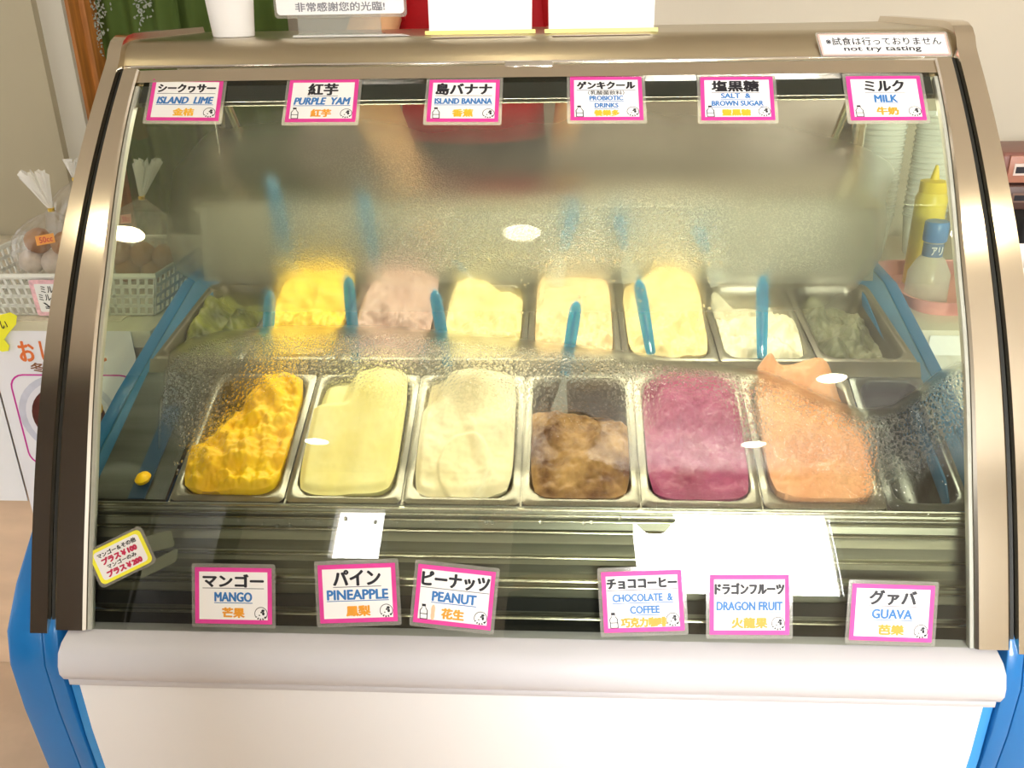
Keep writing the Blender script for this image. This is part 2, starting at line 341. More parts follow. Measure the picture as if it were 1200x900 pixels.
# swept strips that follow the glass curve
def path(z0,z1,n=40):
    return [(gy(z0+(z1-z0)*i/n),z0+(z1-z0)*i/n) for i in range(n+1)]
def sweep(name,pts,xa,xb,o0,o1,m,parent,bev=True):
    # pts YZ list; xa(i), xb(i) functions; o0/o1 offsets along the outward normal
    V=[];Fc=[];n=len(pts)
    for i,(y,z) in enumerate(pts):
        a=pts[max(i-1,0)];b=pts[min(i+1,n-1)]; t=Vector((b[0]-a[0],b[1]-a[1])).normalized(); nn=Vector((-t.y,t.x))
        x0=xa(z,i);x1=xb(z,i); d=(x1-x0)*.08; k=(o1-o0)*.25
        for X,o in ((x0,o0),(x0,o1-k),(x0+d,o1),(x1-d,o1),(x1,o1-k),(x1,o0)):
            V.append((X,y+nn.x*o,z+nn.y*o))
    q=6
    for i in range(n-1):
        for j in range(q): Fc.append((i*q+j,i*q+(j+1)%q,(i+1)*q+(j+1)%q,(i+1)*q+j))
    Fc+=[tuple(range(q)),tuple(range((n-1)*q,n*q))]
    return mk(name,V,Fc,m,parent,smooth=True,angle=30)
CAPC=[(gy(1.279),1.279),(.503,1.292),(.512,1.305),(.524,1.315),(.540,1.321),(.56,1.323),(.70,1.323),(.86,1.323)]
zt=1.278
for s in (-1,1):
    full=path(.603,1.27,44)+CAPC
    wi=lambda z: .026 if z>1.28 else (.040-.010*ss(1.05,1.28,z))
    f0=lambda z,i:s*.6285; f1=lambda z,i:s*(.6285+ ((.028 if s<0 else .036)-.003*ss(.9,1.28,z)))
    sweep('outer_frame',full,f0,f1,-.03,.010,STEEL,case)
    iw=lambda z:.043-.005*ss(.75,1.0,z)-.013*ss(1.0,1.27,z)
    sweep('glass_frame_stile',path(.607,zt,44),lambda z,i:s*(.6225-iw(z)),lambda z,i:s*.6225,-.004,.009,STEEL,case)
    sweep('glass_seal',path(.607,zt-.02,44),lambda z,i:s*(.6225-iw(z)-.006),lambda z,i:s*(.6225-iw(z)-.0005),-.006,.004,mat('grey_seal',(.45,.46,.40),.4,0,.1,20),case)
    sweep('black_gap',path(.607,zt+.004,40),lambda z,i:s*.6220,lambda z,i:s*.6290,-.03,.003,BLACK,case)
def top_rail(name,z0,z1,o0,o1,m,x=.60):
    pts=[(gy(z0+(z1-z0)*i/3),z0+(z1-z0)*i/3) for i in range(4)]
    return sweep(name,pts,lambda z,i:-x,lambda z,i:x,o0,o1,m,case)
top_rail('glass_frame_rail',1.2625,1.2785,-.004,.0055,STEEL,.6220)
top_rail('black_gap',1.279,1.283,-.03,-.004,BLACK,.628)
extx('inner_top_gasket',[(gy(1.262)+.006,1.262),(gy(1.238)+.006,1.238),(gy(1.238)+.02,1.238),(gy(1.262)+.02,1.262)],-.59,.59,mat('dark_green_gasket',(.01,.03,.025),.3,0,.2,20),case)
extx('inner_glass_rail',[(gy(1.238)+.005,1.2375),(gy(1.232)+.005,1.232),(gy(1.232)+.02,1.232),(gy(1.238)+.02,1.2375)],-.59,.59,RAILM,case)
CP=[(.492,1.2835)]+[(.499,1.2845),(.505,1.294),(.513,1.306),(.525,1.316),(.541,1.322),(.56,1.3235),(.86,1.3235),(.86,1.285)]
extx('canopy',CP,-.6285,.6285,CAPM,case,smooth=True,angle=35)
extx('canopy_bead',[(.4975,1.283),(.4965,1.2855),(.4985,1.2880),(.505,1.288),(.505,1.283)],-.627,.627,CHROME,case,bevel=.0008)
# catch on the seam
a=hit(592,76); b=hit(648,76)
extx('catch',[(.484,1.272),(.481,1.281),(.489,1.2885),(.4935,1.2885),(.4935,1.273)],a.x,b.x,CHROME,case,bevel=.0015)
# lamp under the canopy
tube('lamp_tube',[(-.55,.575,1.268),(.55,.575,1.268)],.008,TUBEM,case)
box('lamp_housing',-.57,.57,.56,.60,1.275,1.284,WPLAS,case,bevel=.002)
# rear posts
for s in (-1,1): box('rear_post',s*.600,s*.628,.84,.865,.90,1.29,STEEL,case,bevel=.003)
# side glass
for s in (-1,1):
    prof=[(gy(z)+.006,z) for z in [.66+.03*i for i in range(21)]]+[(.84,1.275),(.84,.925),(.60,.907),(.30,.822),(.15,.768)]
    extx('side_glass',prof,s*.6145,s*.6165,SGLASS,case)
# hinge arms
for (p0,p1,p2,s) in (((257,100),(287,172),(262,172),-1),((1003,100),(972,176),(1000,172),1)):
    A=at(*p0,Y=.50);B=at(*p1,Y=.62);Cc=at(*p2,Y=.66)
    tube('hinge_arm',[A,B],.0065,RAILM,case); 
    slab('hinge_bracket',[A+Vector((-s*.004,.01,-.02)),B+Vector((s*.012,.01,.0)),Cc],(0,1,0),.004,DARKM,case)
# ---- front glass with fog and drops
def seg(poly,x):
    for i in range(len(poly)-1):
        if poly[i][0]<=x<=poly[i+1][0]:
            t=(x-poly[i][0])/(poly[i+1][0]-poly[i][0]); return poly[i][1]*(1-t)+poly[i+1][1]*t
    return poly[0][1] if x<poly[0][0] else poly[-1][1]
CUR=[(185,500),(192,440),(200,408),(225,392),(260,384),(330,378),(450,378),(560,388),(640,397),(700,404),(760,412),(850,424),(900,432),(940,450),(980,466),(1010,476),(1045,472),(1075,452),(1100,432),(1125,420),(1145,430)]
BOT=[(185,505),(215,545),(240,560),(300,470),(330,455),(400,455),(470,520),(520,560),(700,600),(1000,600),(1060,560),(1110,520),(1145,500)]
def fogmap(x,y,X,Z):
    nz=noise.fractal(Vector((X*4,Z*4,0)),.8,2,4); n2=noise.fractal(Vector((X*14,Z*14,5)),.8,2,4)
    # upper cloud
    lft=seg([(90,330),(120,250),(170,220),(230,200),(300,195)][::1],y) if False else (175+ (max(0,(200-y))*.9 if y<200 else (y-200)*.05))
    rgt=seg([(90,960),(140,1000),(200,1045),(260,1062),(300,1050),(340,1000)],y)
    e=ss(lft-25,lft+120,x+nz*40)*(1-ss(rgt-110,rgt+45,x+nz*45))
    topf=ss(112,185,y+nz*22-abs(x-620)*.02)
    cen=1-.35*math.exp(-((x-640)/60)**2)*0
    botf=1-ss(312,342,y+nz*14)
    f=e*topf*(.90*botf+(.42*(1-ss(345,400,y)))*(1-botf))
    # clear window round the lamp glare and between the clouds
    f*=1-.25*ss(235,262,y)*(1-ss(330,345,y))*ss(500,560,x)*(1-ss(860,920,x))
    # drops in the upper part
    d=.55*ss(205,260,y+nz*14)*(1-ss(300,326,y+n2*8))*ss(360,520,x)*(1-ss(830,900,x))
    d=max(d,.40*ss(150,200,y)*(1-ss(300,325,y))*math.exp(-((x-(430+(y-150)*.75))/70)**2))
    d=max(d,.28*ss(200,260,y)*(1-ss(310,326,y))*ss(300,340,x)*(1-ss(940,1010,x)))
    # lower condensation below the curve
    c=seg(CUR,x); b=seg(BOT,x); f2=0
    if x>186 and x<1146:
        k=y-c
        wl=1-ss(1110,1146,x)*.6
        inb=ss(0,9,k)
        f2=inb*(.95*math.exp(-max(0,k-12)/20.))*wl
        fade=(1-ss(30,150,k+nz*35))
        lowx=1-ss(b-25,b+25,y+nz*30)
        d2=ss(8,26,k)*(.18+.82*(1-ss(35,120,k+nz*45)))*lowx
        if 186<x<330 or x>1010: d2=max(d2,ss(10,35,k)*lowx*.8); f2=max(f2,inb*lowx*.35)
        f2=max(f2,.16*inb*lowx*fade)
        d=max(d,d2)
    # streaks near the shelf
    s=ss(575,592,y)*(1-ss(606,614,y))*ss(380,480,x)*(1-ss(1000,1060,x)); d=max(d,.35*s); f2=max(f2,.22*s)
    d=max(d,.22*ss(440,500,y)*(1-ss(580,600,y))*ss(330,420,x)*(1-ss(1000,1040,x))*(.5+nz))
    return max(0,min(1,max(f,f2)+.03)),max(0,min(1,d))
NX,NZ=300,230; V=[];Fc=[];fog=[];drp=[];lowr=[]
for j in range(NZ+1):
    z=.607+(1.268-.607)*j/NZ; y=gy(z)
    for i in range(NX+1):
        x=-.592+1.184*i/NX; V.append((x,y,z)); q=proj((x,y,z)); a_,b_=fogmap(q[0],q[1],x,z); fog.append(a_); drp.append(b_); lowr.append(ss(395,440,q[1])*(1-.8*ss(560,600,q[1])))
for j in range(NZ):
    for i in range(NX): k=j*(NX+1)+i; Fc.append((k,k+1,k+NX+2,k+NX+1))
org=wloc(case); me=bpy.data.meshes.new('front_glass'); me.from_pydata([Vector(v)-org for v in V],[],Fc); me.materials.append(FOGGLASS)
for nm,dat in (('fog',fog),('drops',drp),('lower',lowr)):
    at_=me.attributes.new(nm,'FLOAT','POINT'); at_.data.foreach_set('value',dat)
me.polygons.foreach_set('use_smooth',[True]*len(me.polygons))
FG=bpy.data.objects.new('front_glass',me); COL.objects.link(FG); FG.parent=case; FG['label']='curved front glass fogged with condensation'
# big single drops
V=[];Fc=[]
def drop(x,y,r,st=1.0):
    p=hit(x,y); n=gn(p.z); u=Vector((1,0,0)); v=n.cross(u); b=len(V)
    for j in range(4):
        a=j/4*math.pi/2
        for i in range(8):
            t=2*math.pi*i/8; V.append(p+(u*math.cos(t)+v*math.sin(t)*st)*r*math.cos(a)+n*(r*.6*math.sin(a)+.0004))
    V.append(p+n*(r*.6+.0004))
    for j in range(3):
        for i in range(8): Fc.append((b+j*8+i,b+j*8+(i+1)%8,b+(j+1)*8+(i+1)%8,b+(j+1)*8+i))
    for i in range(8): Fc.append((b+24+i,b+24+(i+1)%8,b+32))
rr=random.Random(3)
for i in range(60): drop(rr.uniform(560,860),rr.uniform(300,352)+rr.random()**2*30,rr.uniform(.0010,.0024))
for x in list(range(575,850,15)): drop(x+rr.uniform(-6,6),306+rr.uniform(-6,8),.0016,3.2)
for x,y in ((280,610),(308,614),(325,616),(340,616),(357,610),(375,613),(387,618),(405,608),(440,612),(465,612),(512,612),(570,612),(577,612),(634,612),(684,613),(693,612),(727,608)): drop(x,y,.0024,1.4)
for i in range(50): drop(rr.uniform(300,1010),rr.uniform(596,612),rr.uniform(.0008,.0016))
for i in range(40): drop(rr.uniform(205,240),rr.uniform(480,560),rr.uniform(.0010,.002))
for i in range(60): drop(rr.uniform(1010,1130),rr.uniform(480,620),rr.uniform(.0008,.0018))
WD=mk('water_drops',V,Fc,mat('water',(1,1,1),.02,0,0,trans=1,ior=1.33),case,smooth=True); WD['kind']='stuff'

# ---- well, decks, rear wall
PA,PB=(.088,.756),(.315,.848)       # front row plane (Y,Z) front and back edge
QA,QB=(.328,.865),(.600,.904)        # back row plane
dk=-.006
for i in range(-3,4):
    extx('pan_divider',[(PA[0],PA[1]-.004),(PB[0],PB[1]-.004),(PB[0],PB[1]-.02),(PA[0],PA[1]-.02)],i*.160-.0012,i*.160+.0012,PANM,case)
for i in range(-3,4):
    extx('pan_divider',[(QA[0],QA[1]-.004),(QB[0],QB[1]-.004),(QB[0],QB[1]-.02),(QA[0],QA[1]-.02)],i*.1468-.0008,i*.1468+.0008,PANM,case)
extx('middle_rail',[(PB[0]-.002,PB[1]+.001),(QA[0]-.001,QA[1]+.003),(QA[0]+.001,QA[1]-.02),(PB[0],PB[1]-.02)],-.588,.588,PANM,case,bevel=.0015)
extx('well_rear_wall',[(.606,.902),(.635,1.030),(.650,1.030),(.620,.898)],-.600,.600,mat('rear_wall_steel',(.36,.37,.30),.5,.3,.1,5),case,bevel=.001)
extx('rear_ledge',[(.632,1.030),(.632,1.037),(.86,1.037),(.86,1.030)],-.610,.610,RAILM,case,bevel=.0015)
extx('rear_body',[(.64,.06),(.64,1.028),(.855,1.028),(.855,.06)],-.600,.600,mat('rear_white',(.6,.6,.56),.5,0,.1,5),case)
# front apron between pans and glass
ap=[(PA[0],PA[1]-.002),(.0865,.750),(.083,.7405),(.086,.734),(.082,.722),(.0835,.716),(.0745,.705),(.072,.690),(.062,.680),(.060,.668),(.050,.660),(.046,.640),(.040,.612),(.05,.605),(.12,.605),(.12,.70)]
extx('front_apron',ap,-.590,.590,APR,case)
for (y,z,r_,m_) in ((.0860,.7500,.0026,RAILM),(.0835,.7430,.0020,RAILM),(.0815,.7350,.0018,RAILM),(.0755,.7215,.0022,RAILM),(.0655,.6880,.0026,RAILM),(.0500,.6620,.0034,RAILM),(.0470,.6535,.0022,RAILM),(.028,.618,.003,RAILM)):
    extx('rail',[(y-r_,z),(y-r_*.6,z+r_*.7),(y+r_,z+r_),(y+r_,z-r_),(y-r_*.6,z-r_*.7)],-.588,.588,m_,case,bevel=.0004)
extx('lower_trough',[(.012,.610),(.045,.612),(.043,.640),(.041,.612)],-.588,.588,BLACK,case)

# ---- pans
def plane(Pa,Pb):
    o=Vector((0,Pa[0],Pa[1])); v=Vector((0,Pb[0]-Pa[0],Pb[1]-Pa[1])); Lv=v.length; v.normalize(); n=Vector((1,0,0)).cross(v).normalized()
    return o,v,n,Lv
def rrect(x0,x1,y0,y1,r,n=5):
    Q=[]
    for cx,cy,s in ((x1-r,y0+r,-90),(x1-r,y1-r,0),(x0+r,y1-r,90),(x0+r,y0+r,180)):
        for i in range(n+1):
            t=math.radians(s+90*i/n); Q.append((cx+r*math.cos(t),cy+r*math.sin(t)))
    return Q
PANN=[0]
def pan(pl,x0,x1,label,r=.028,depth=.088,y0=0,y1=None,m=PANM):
    o,v,n,Lv=pl; y1=Lv if y1 is None else y1
    W3=lambda x,y,h:o+Vector((x,0,0))+v*y+n*h
    rings=[(0,-.0015,.008),(0,.0,.008),(.005,.0025,.012),(.0085,.0025,r*.8),(.011,.0,r),(.014,-.02,r),(.020,-depth+.01,r),(.028,-depth,r)]
    V=[];Fc=[];N_=24
    for k,(ins,h,rad) in enumerate(rings):
        for (x,y) in rrect(x0+ins,x1-ins,y0+ins,y1-ins,max(.003,rad)): V.append(W3(x,y,h))
    for k in range(len(rings)-1):
        for i in range(N_): Fc.append((k*N_+i,k*N_+(i+1)%N_,(k+1)*N_+(i+1)%N_,(k+1)*N_+i))
    Fc.append(tuple(range((len(rings)-1)*N_,len(rings)*N_)))
    ob=mk('ice_cream_pan',V,Fc,m,None,smooth=True,angle=50); tag(ob,label,'pan','steel ice cream pans'); return ob
def cream(pl,x0,x1,hfun,m,name_label,seed,y0=0,y1=None,r=.028,NX=72,NY=96,ins=.0105,rough=.006,fine=.0018,fq=22,lift=.004):
    o,v,n,Lv=pl; y1=Lv if y1 is None else y1
    V=[];Fc=[]; cx=(x0+x1)/2;hw=(x1-x0)/2-ins; cy=(y0+y1)/2; hl=(y1-y0)/2-ins
    for j in range(NY+1):
        for i in range(NX+1):
            a=2*i/NX-1; b=2*j/NY-1
            # squircle map keeps the rounded corners
            k=1/math.sqrt(1) ; 
            fa=a*(1-.10*abs(b)**5); fb=b*(1-.10*abs(a)**5)
            x=fa*hw; y=fb*hl
            h=hfun(a,b)
            e=max(abs(a),abs(b)); edge=1-ss(.86,1.0,e)
            q=Vector((x*fq+seed*7,y*fq*.8,seed*3.1)); h+=lift
            h+=rough*(noise.fractal(q,1.0,2.1,6))*(.3+.7*edge)+fine*noise.noise(q*8)*edge+.004*(edge-1)
            sh=(1-ss(-.02,-.09,h))*0
            V.append(o+Vector((cx+x,0,0))+v*(cy+y)+n*h)
    for j in range(NY):
        for i in range(NX): k=j*(NX+1)+i; Fc.append((k,k+1,k+NX+2,k+NX+1))
    # skirt down to close the mass
    nb=len(V); ring=[i for i in range(NX+1)]+[(j*(NX+1)+NX) for j in range(1,NY+1)]+[(NY*(NX+1)+i) for i in range(NX-1,-1,-1)]+[j*(NX+1) for j in range(NY-1,0,-1)]
    base=n*(-.07)
    for q in ring:
        p=V[q]; loc=p-o; yy=loc.dot(v); hh=loc.dot(n); xx=p.x
        c2=Vector((cx+(xx-cx)*.80,0,0))+v*(cy+(yy-cy)*.88); V.append(o+c2+n*(min(hh,-.02)*.0-.072))
    R_=len(ring)
    for i in range(R_): Fc.append((ring[i],ring[(i+1)%R_],nb+(i+1)%R_,nb+i))
    ob=mk('ice_cream',V,Fc,m,None,smooth=True,angle=80); tag(ob,name_label,'ice cream'); return ob
def icm(name,c1,c2,sc=18,var=0,bump=.35,sss=.15):
    return mat(name,c1,.42,0,.0,sc,.16,45,col2=c2,sss=sss,spec=.35)
def lump(a,b,ca,cb,ra,rb,h): return h*math.exp(-((a-ca)/ra)**2-((b-cb)/rb)**2)
FP=plane(PA,PB); BP=plane(QA,QB)
pf=.160; g=.0015
fr_specs=[
 ('mango',(1,.68,.0),(1,.56,.0),'bright yellow mango ice cream heaped in the leftmost full front pan',
   lambda a,b: .006+lump(a,b,.35,.55,.55,.5,.016)+lump(a,b,-.1,-.5,.9,.35,.020)-.075*ss(.15,.55,-a*.62+b*.42-.12)*ss(-.35,0.1,b)),
 ('pineapple',(.92,.87,.44),(.90,.80,.30),'smooth pale yellow pineapple ice cream in the front row beside the mango',
   lambda a,b: .002+.014*ss(-1,1,b)+.005*ss(-.2,.3,a)-.024*ss(.35,.62,b)*(1-ss(-.5,-.15,a))+lump(a,b,.35,.7,.4,.3,.008)),
 ('peanut',(.90,.83,.58),(.86,.76,.46),'off white peanut ice cream in the third full front pan',
   lambda a,b: .002+.012*ss(-1,1,b)+.007*ss(-.1,.15,a*.8+b*.5)-.004*ss(.5,.55,math.hypot(a,b+.55))+lump(a,b,-.0,.75,.45,.25,.018)-lump(a,b,-.85,.75,.25,.3,.03)-.006*ss(.6,.7,math.sqrt((a+.1)**2+(b+.5)**2)*1.1)*0),
 ('chocolate',(.10,.035,.01),(.46,.27,.10),'brown chocolate and coffee ice cream covering the lower part of a front pan',
   lambda a,b: .002-.075*ss(.28,.62,b+.12*a)+lump(a,b,.1,-.4,.6,.4,.010)),
 ('dragon',(.36,.06,.16),(.26,.025,.09),'deep magenta dragon fruit ice cream in a front pan',
   lambda a,b: .003+.006*ss(-1,1,b)-lump(a,b,-.9,.6,.2,.4,.02)+lump(a,b,-.3,.5,.4,.4,.008)),
 ('guava',(.80,.44,.23),(.70,.33,.15),'salmon orange guava ice cream heaped high in the rightmost full front pan',
   lambda a,b: .010+.024*ss(-1,.6,b)+lump(a,b,.3,.8,.35,.25,.022)+lump(a,b,-.75,.95,.2,.15,.03)-.05*ss(.35,1.0,a-b*.15)*ss(-.3,.6,b)),
]
for i,(nm,c1,c2,lab,hf) in enumerate(fr_specs):
    x0=(i-3)*pf+g; x1=(i-2)*pf-g
    pan(FP,x0,x1,'steel front row pan holding the %s ice cream'%({'dragon':'magenta dragon fruit','chocolate':'brown chocolate','mango':'bright yellow mango','pineapple':'pale pineapple','peanut':'off white peanut','guava':'salmon guava'}[nm]))
    cream(FP,x0,x1,hf,icm(nm+'_ice',c1,c2,26 if nm in('dragon','chocolate') else 14),lab,i+1,fq={'mango':42,'guava':20,'pineapple':10,'peanut':16,'chocolate':30,'dragon':34}[nm],rough={'mango':.014,'guava':.014,'pineapple':.003,'peanut':.007,'chocolate':.010,'dragon':.006}[nm],fine=.0012 if nm in('mango','dragon') else .0003)
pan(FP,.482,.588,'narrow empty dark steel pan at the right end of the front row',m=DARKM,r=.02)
lp=box('filler_plate',-.588,-.484,0,.001,0,.001,DARKM,case)
bpy.data.objects.remove(lp)
o_,v_,n_,L_=FP
W3=lambda x,y,h:o_+Vector((x,0,0))+v_*y+n_*h
mk('filler_plate',[W3(-.589,0,.002),W3(-.484,0,.002),W3(-.484,L_,.002),W3(-.589,L_,.002),W3(-.589,0,-.003),W3(-.484,0,-.003),W3(-.484,L_,-.003),W3(-.589,L_,-.003)],[(0,1,2,3),(4,5,6,7),(0,1,5,4),(1,2,6,5),(2,3,7,6),(3,0,4,7)],DARKM,case)
mk('blue_edge_strip',[W3(-.535,0,.004),W3(-.512,0,.004),W3(-.512,L_*.7,.004),W3(-.535,L_*.7,.004),W3(-.535,0,.0021),W3(-.512,0,.0021),W3(-.512,L_*.7,.0021),W3(-.535,L_*.7,.0021)],[(0,1,2,3),(4,5,6,7),(0,1,5,4),(1,2,6,5),(2,3,7,6),(3,0,4,7)],mat('dark_blue_plastic',(.012,.05,.10),.4),case)
pb=.1468
bk_specs=[
 ('lime',(.20,.22,.04),(.05,.065,.02),'dull green lime ice cream nearly finished in the far left back pan',
   lambda a,b: -.035+lump(a,b,-.75,.3,.35,.9,.040)+lump(a,b,.15,-.1,.3,.7,.035)-.02*ss(.4,.9,a)),
 ('banana_yellow',(.88,.66,.09),(.85,.55,.05),'lemon yellow ice cream heaped in the second back pan from the left',
   lambda a,b: .010+.02*ss(-1,.7,b)+lump(a,b,.1,.5,.7,.4,.015)),
 ('yam',(.52,.38,.33),(.44,.29,.25),'pinkish grey yam ice cream in the third back pan from the left',
   lambda a,b: .006+.02*ss(-1,.7,b)+lump(a,b,.1,.7,.5,.3,.012)),
 ('cream_four',(.76,.68,.36),(.66,.56,.25),'pale cream ice cream with a scooped hollow in the back row left of centre',
   lambda a,b: .004+.014*ss(-1,.3,b)-.03*ss(.3,.9,b)*ss(-.2,.6,a)),
 ('cream_five',(.78,.62,.36),(.72,.53,.27),'smooth peach cream ice cream in the back row right of centre',
   lambda a,b: .004+.018*ss(-1,.9,b)),
 ('cream_six',(.78,.65,.33),(.70,.55,.24),'pale yellow cream ice cream with smeared ridges in the sixth back pan',
   lambda a,b: .008+.026*ss(-1,.6,b)*ss(-1,.1,a)+lump(a,b,.4,.7,.4,.25,.014)),
 ('milk',(.78,.75,.58),(.62,.58,.40),'white milk ice cream half scooped in the seventh back pan',
   lambda a,b: .000+.01*ss(-1,-.2,b)-.045*ss(-.1,.6,b)+lump(a,b,-.8,.8,.3,.4,.03)),
 ('scraped',(.24,.25,.16),(.11,.12,.07),'thin scraped remains of ice cream in the far right back pan',
   lambda a,b: -.040+lump(a,b,-.5,.6,.3,.3,.04)+lump(a,b,.3,.0,.3,.3,.03)+lump(a,b,-.3,-.4,.3,.3,.03)),
]
for i,(nm,c1,c2,lab,hf) in enumerate(bk_specs):
    x0=(i-4)*pb+g*.7; x1=(i-3)*pb-g*.7
    pan(BP,x0,x1,'steel back row pan under the '+lab.split(' ice cream')[0] if i<7 else 'steel pan at the far right end of the back row')
    cream(BP,x0,x1,hf,icm(nm+'_ice',c1,c2,16),lab,i+11,rough=.016,fine=.0008,r=.024,fq=30,lift=.0)
# spill of mango
sp=at(187,565,X=-.50)
pp=o_+v_*.03+n_*.009+Vector((-.522,0,0))
tag(lathe('mango_ice_cream_blob',[(.002,-.006),(.008,-.004),(.010,.001),(.007,.006),(.001,.008)],pp,MATS['mango_ice'],None,n=12,squash=1.5),'small yellow mango ice cream blob on the dark ledge','ice cream')

# ---- spades
def spade(ptop,pbot,label,wid=.019,hfrac=1,stem=.05,dirn=None):
    A=Vector(ptop);B=Vector(pbot); d=(B-A).normalized(); side=(Vector((1,0,0))-d*d.x).normalized(); nn=d.cross(side).normalized()
    L0=(B-A).length; t=thing('ice_cream_spade',B,label,'spatula','blue handled spades standing in the ice cream')
    V=[];Fc=[];N_=12
    prof=[(0,.15,.3),(.004,.62,.7),(.012,.92,1),(.3*L0,1,1),(.7*L0,.9,1),(L0-.004,.78,.9),(L0,.7,.7)]
    for (s,wf,tf) in prof:
        for k in range(N_):
            u=2*math.pi*k/N_; V.append(A+d*s+side*(math.cos(u)*wid/2*wf)+nn*(math.sin(u)*.0045*tf))
    for j in range(len(prof)-1):
        for k in range(N_): Fc.append((j*N_+k,j*N_+(k+1)%N_,(j+1)*N_+(k+1)%N_,(j+1)*N_+k))
    Fc+=[tuple(range(N_)),tuple(range((len(prof)-1)*N_,len(prof)*N_))]
    mk('handle',V,Fc,SPB,t,smooth=True)
    # raised rib in the handle
    tube('handle_rib',[A+d*.012-nn*.004,A+d*(L0*.85)-nn*.004],.0018,mat('blue_rib',(.02,.22,.50),.25),t,n=6)
    C0=B; C1=B+d*stem
    V=[];Fc=[]
    prof=[(-.006,.55,.6),(stem*.4,.45,.5),(stem,.8,.4),(stem+.02,1.3,.25),(stem+.045,1.35,.2)]
    for (s,wf,tf) in prof:
        for k in range(N_):
            u=2*math.pi*k/N_; V.append(B+d*s+side*(math.cos(u)*wid/2*wf)+nn*(math.sin(u)*.0045*tf))
    for j in range(len(prof)-1):
        for k in range(N_): Fc.append((j*N_+k,j*N_+(k+1)%N_,(j+1)*N_+(k+1)%N_,(j+1)*N_+k))
    Fc+=[tuple(range(N_)),tuple(range((len(prof)-1)*N_,len(prof)*N_))]
    mk('blade',V,Fc,STEMC,t,smooth=True); return t
for (a,b,Yt,Yb,lab,st) in (
  ((317,341),(312,430),.37,.32,'blue handled spade between the green and lemon yellow pans',.012),
  ((408,325),(417,425),.375,.32,'blue handled spade at the right edge of the lemon yellow ice cream',.02),
  ((509,340),(525,430),.37,.31,'blue handled spade stuck in the off white peanut ice cream',.02),
  ((676,353),(662,440),.36,.295,'blue handled spade over the brown chocolate pan',.03),
  ((748,328),(763,415),.385,.34,'blue handled spade against the pale yellow cream ice cream',.02),
  ((893,324),(893,420),.385,.335,'blue handled spade standing before the white milk ice cream',.012)):
    spade(at(*a,Y=Yt),at(*b,Y=Yb),lab,stem=st)
for (a,b,lab) in (((322,215),(345,318),'blue handled spade leaning behind the fog at the far left'),
  ((428,232),(442,318),'blurred blue spade behind the fog left of the arm'),
  ((674,243),(660,295),'blurred blue spade behind the fog at centre, leaning left'),
  ((724,250),(732,292),'blurred blue spade behind the fog right of the glare spot'),
  ((815,265),(828,297),'shortest blurred blue spade behind the fog on the right')):
    spade(at(*a,Y=.60),at(*b,Y=.57),lab,wid=.022,stem=.015)

# ================================================================ PRICE CARDS
def emblem(fr,cx,cy,r,parent,k):
    V=[];Fc=[];ar=fr.w/fr.h; N_=28
    for i in range(N_):
        t=2*math.pi*i/N_; thick=.10 if not(0.15*math.pi<t<.85*math.pi) else .28
        for q in (1,1-thick): V.append(fr.p(cx+r*q*math.cos(t),cy+r*ar*q*math.sin(t),k))
    for i in range(N_):
        if i%2==0 and 0.15*math.pi<2*math.pi*i/N_<.85*math.pi: continue
        j=(i+1)%N_; Fc.append((2*i,2*j,2*j+1,2*i+1))
    for (ax,ay,bx,by) in ((.30,-.45,.26,.2),(.05,-.2,.16,.14),(.35,.0,.2,.28),(-.25,.25,.12,.1)):
        b=len(V)
        for i in range(8):
            t=2*math.pi*i/8; V.append(fr.p(cx+r*(ax+bx*math.cos(t)),cy+r*ar*(ay+by*math.sin(t)),k))
        Fc.append(tuple(range(b,b+8)))
    mk('cow_emblem',V,Fc,INK,parent)
def bottle_icon(fr,cx,cy,h,parent,k):
    # outline of a milk bottle with a dark cap
    ar=fr.h/fr.w
    P_=[(-.13,-.5),(.13,-.5),(.15,-.28),(.30,-.08),(.32,.5),(-.20,.5),(-.24,-.08),(-.10,-.28)]
    V=[];Fc=[]; c0=(.03,.05)
    for (x,y) in P_:
        for s in (1,.78):
            X=c0[0]+(x-c0[0])*s; Y=c0[1]+(y-c0[1])*(s if s==1 else .88); V.append(fr.p(cx+X*h*ar,cy+Y*h,k))
    n=len(P_)
    for i in range(n): j=(i+1)%n; Fc.append((2*i,2*j,2*j+1,2*i+1))
    b=len(V)
    for x,y in ((-.13,-.5),(.13,-.5),(.14,-.34),(-.11,-.34)): V.append(fr.p(cx+x*h*ar,cy+y*h,k))
    Fc.append((b,b+1,b+2,b+3)); b=len(V)
    for x,y in ((-.2,.12),(.28,.12),(.28,.17),(-.2,.17)): V.append(fr.p(cx+x*h*ar,cy+y*h,k))
    Fc.append((b,b+1,b+2,b+3)); mk('bottle_icon',V,Fc,INK,parent)
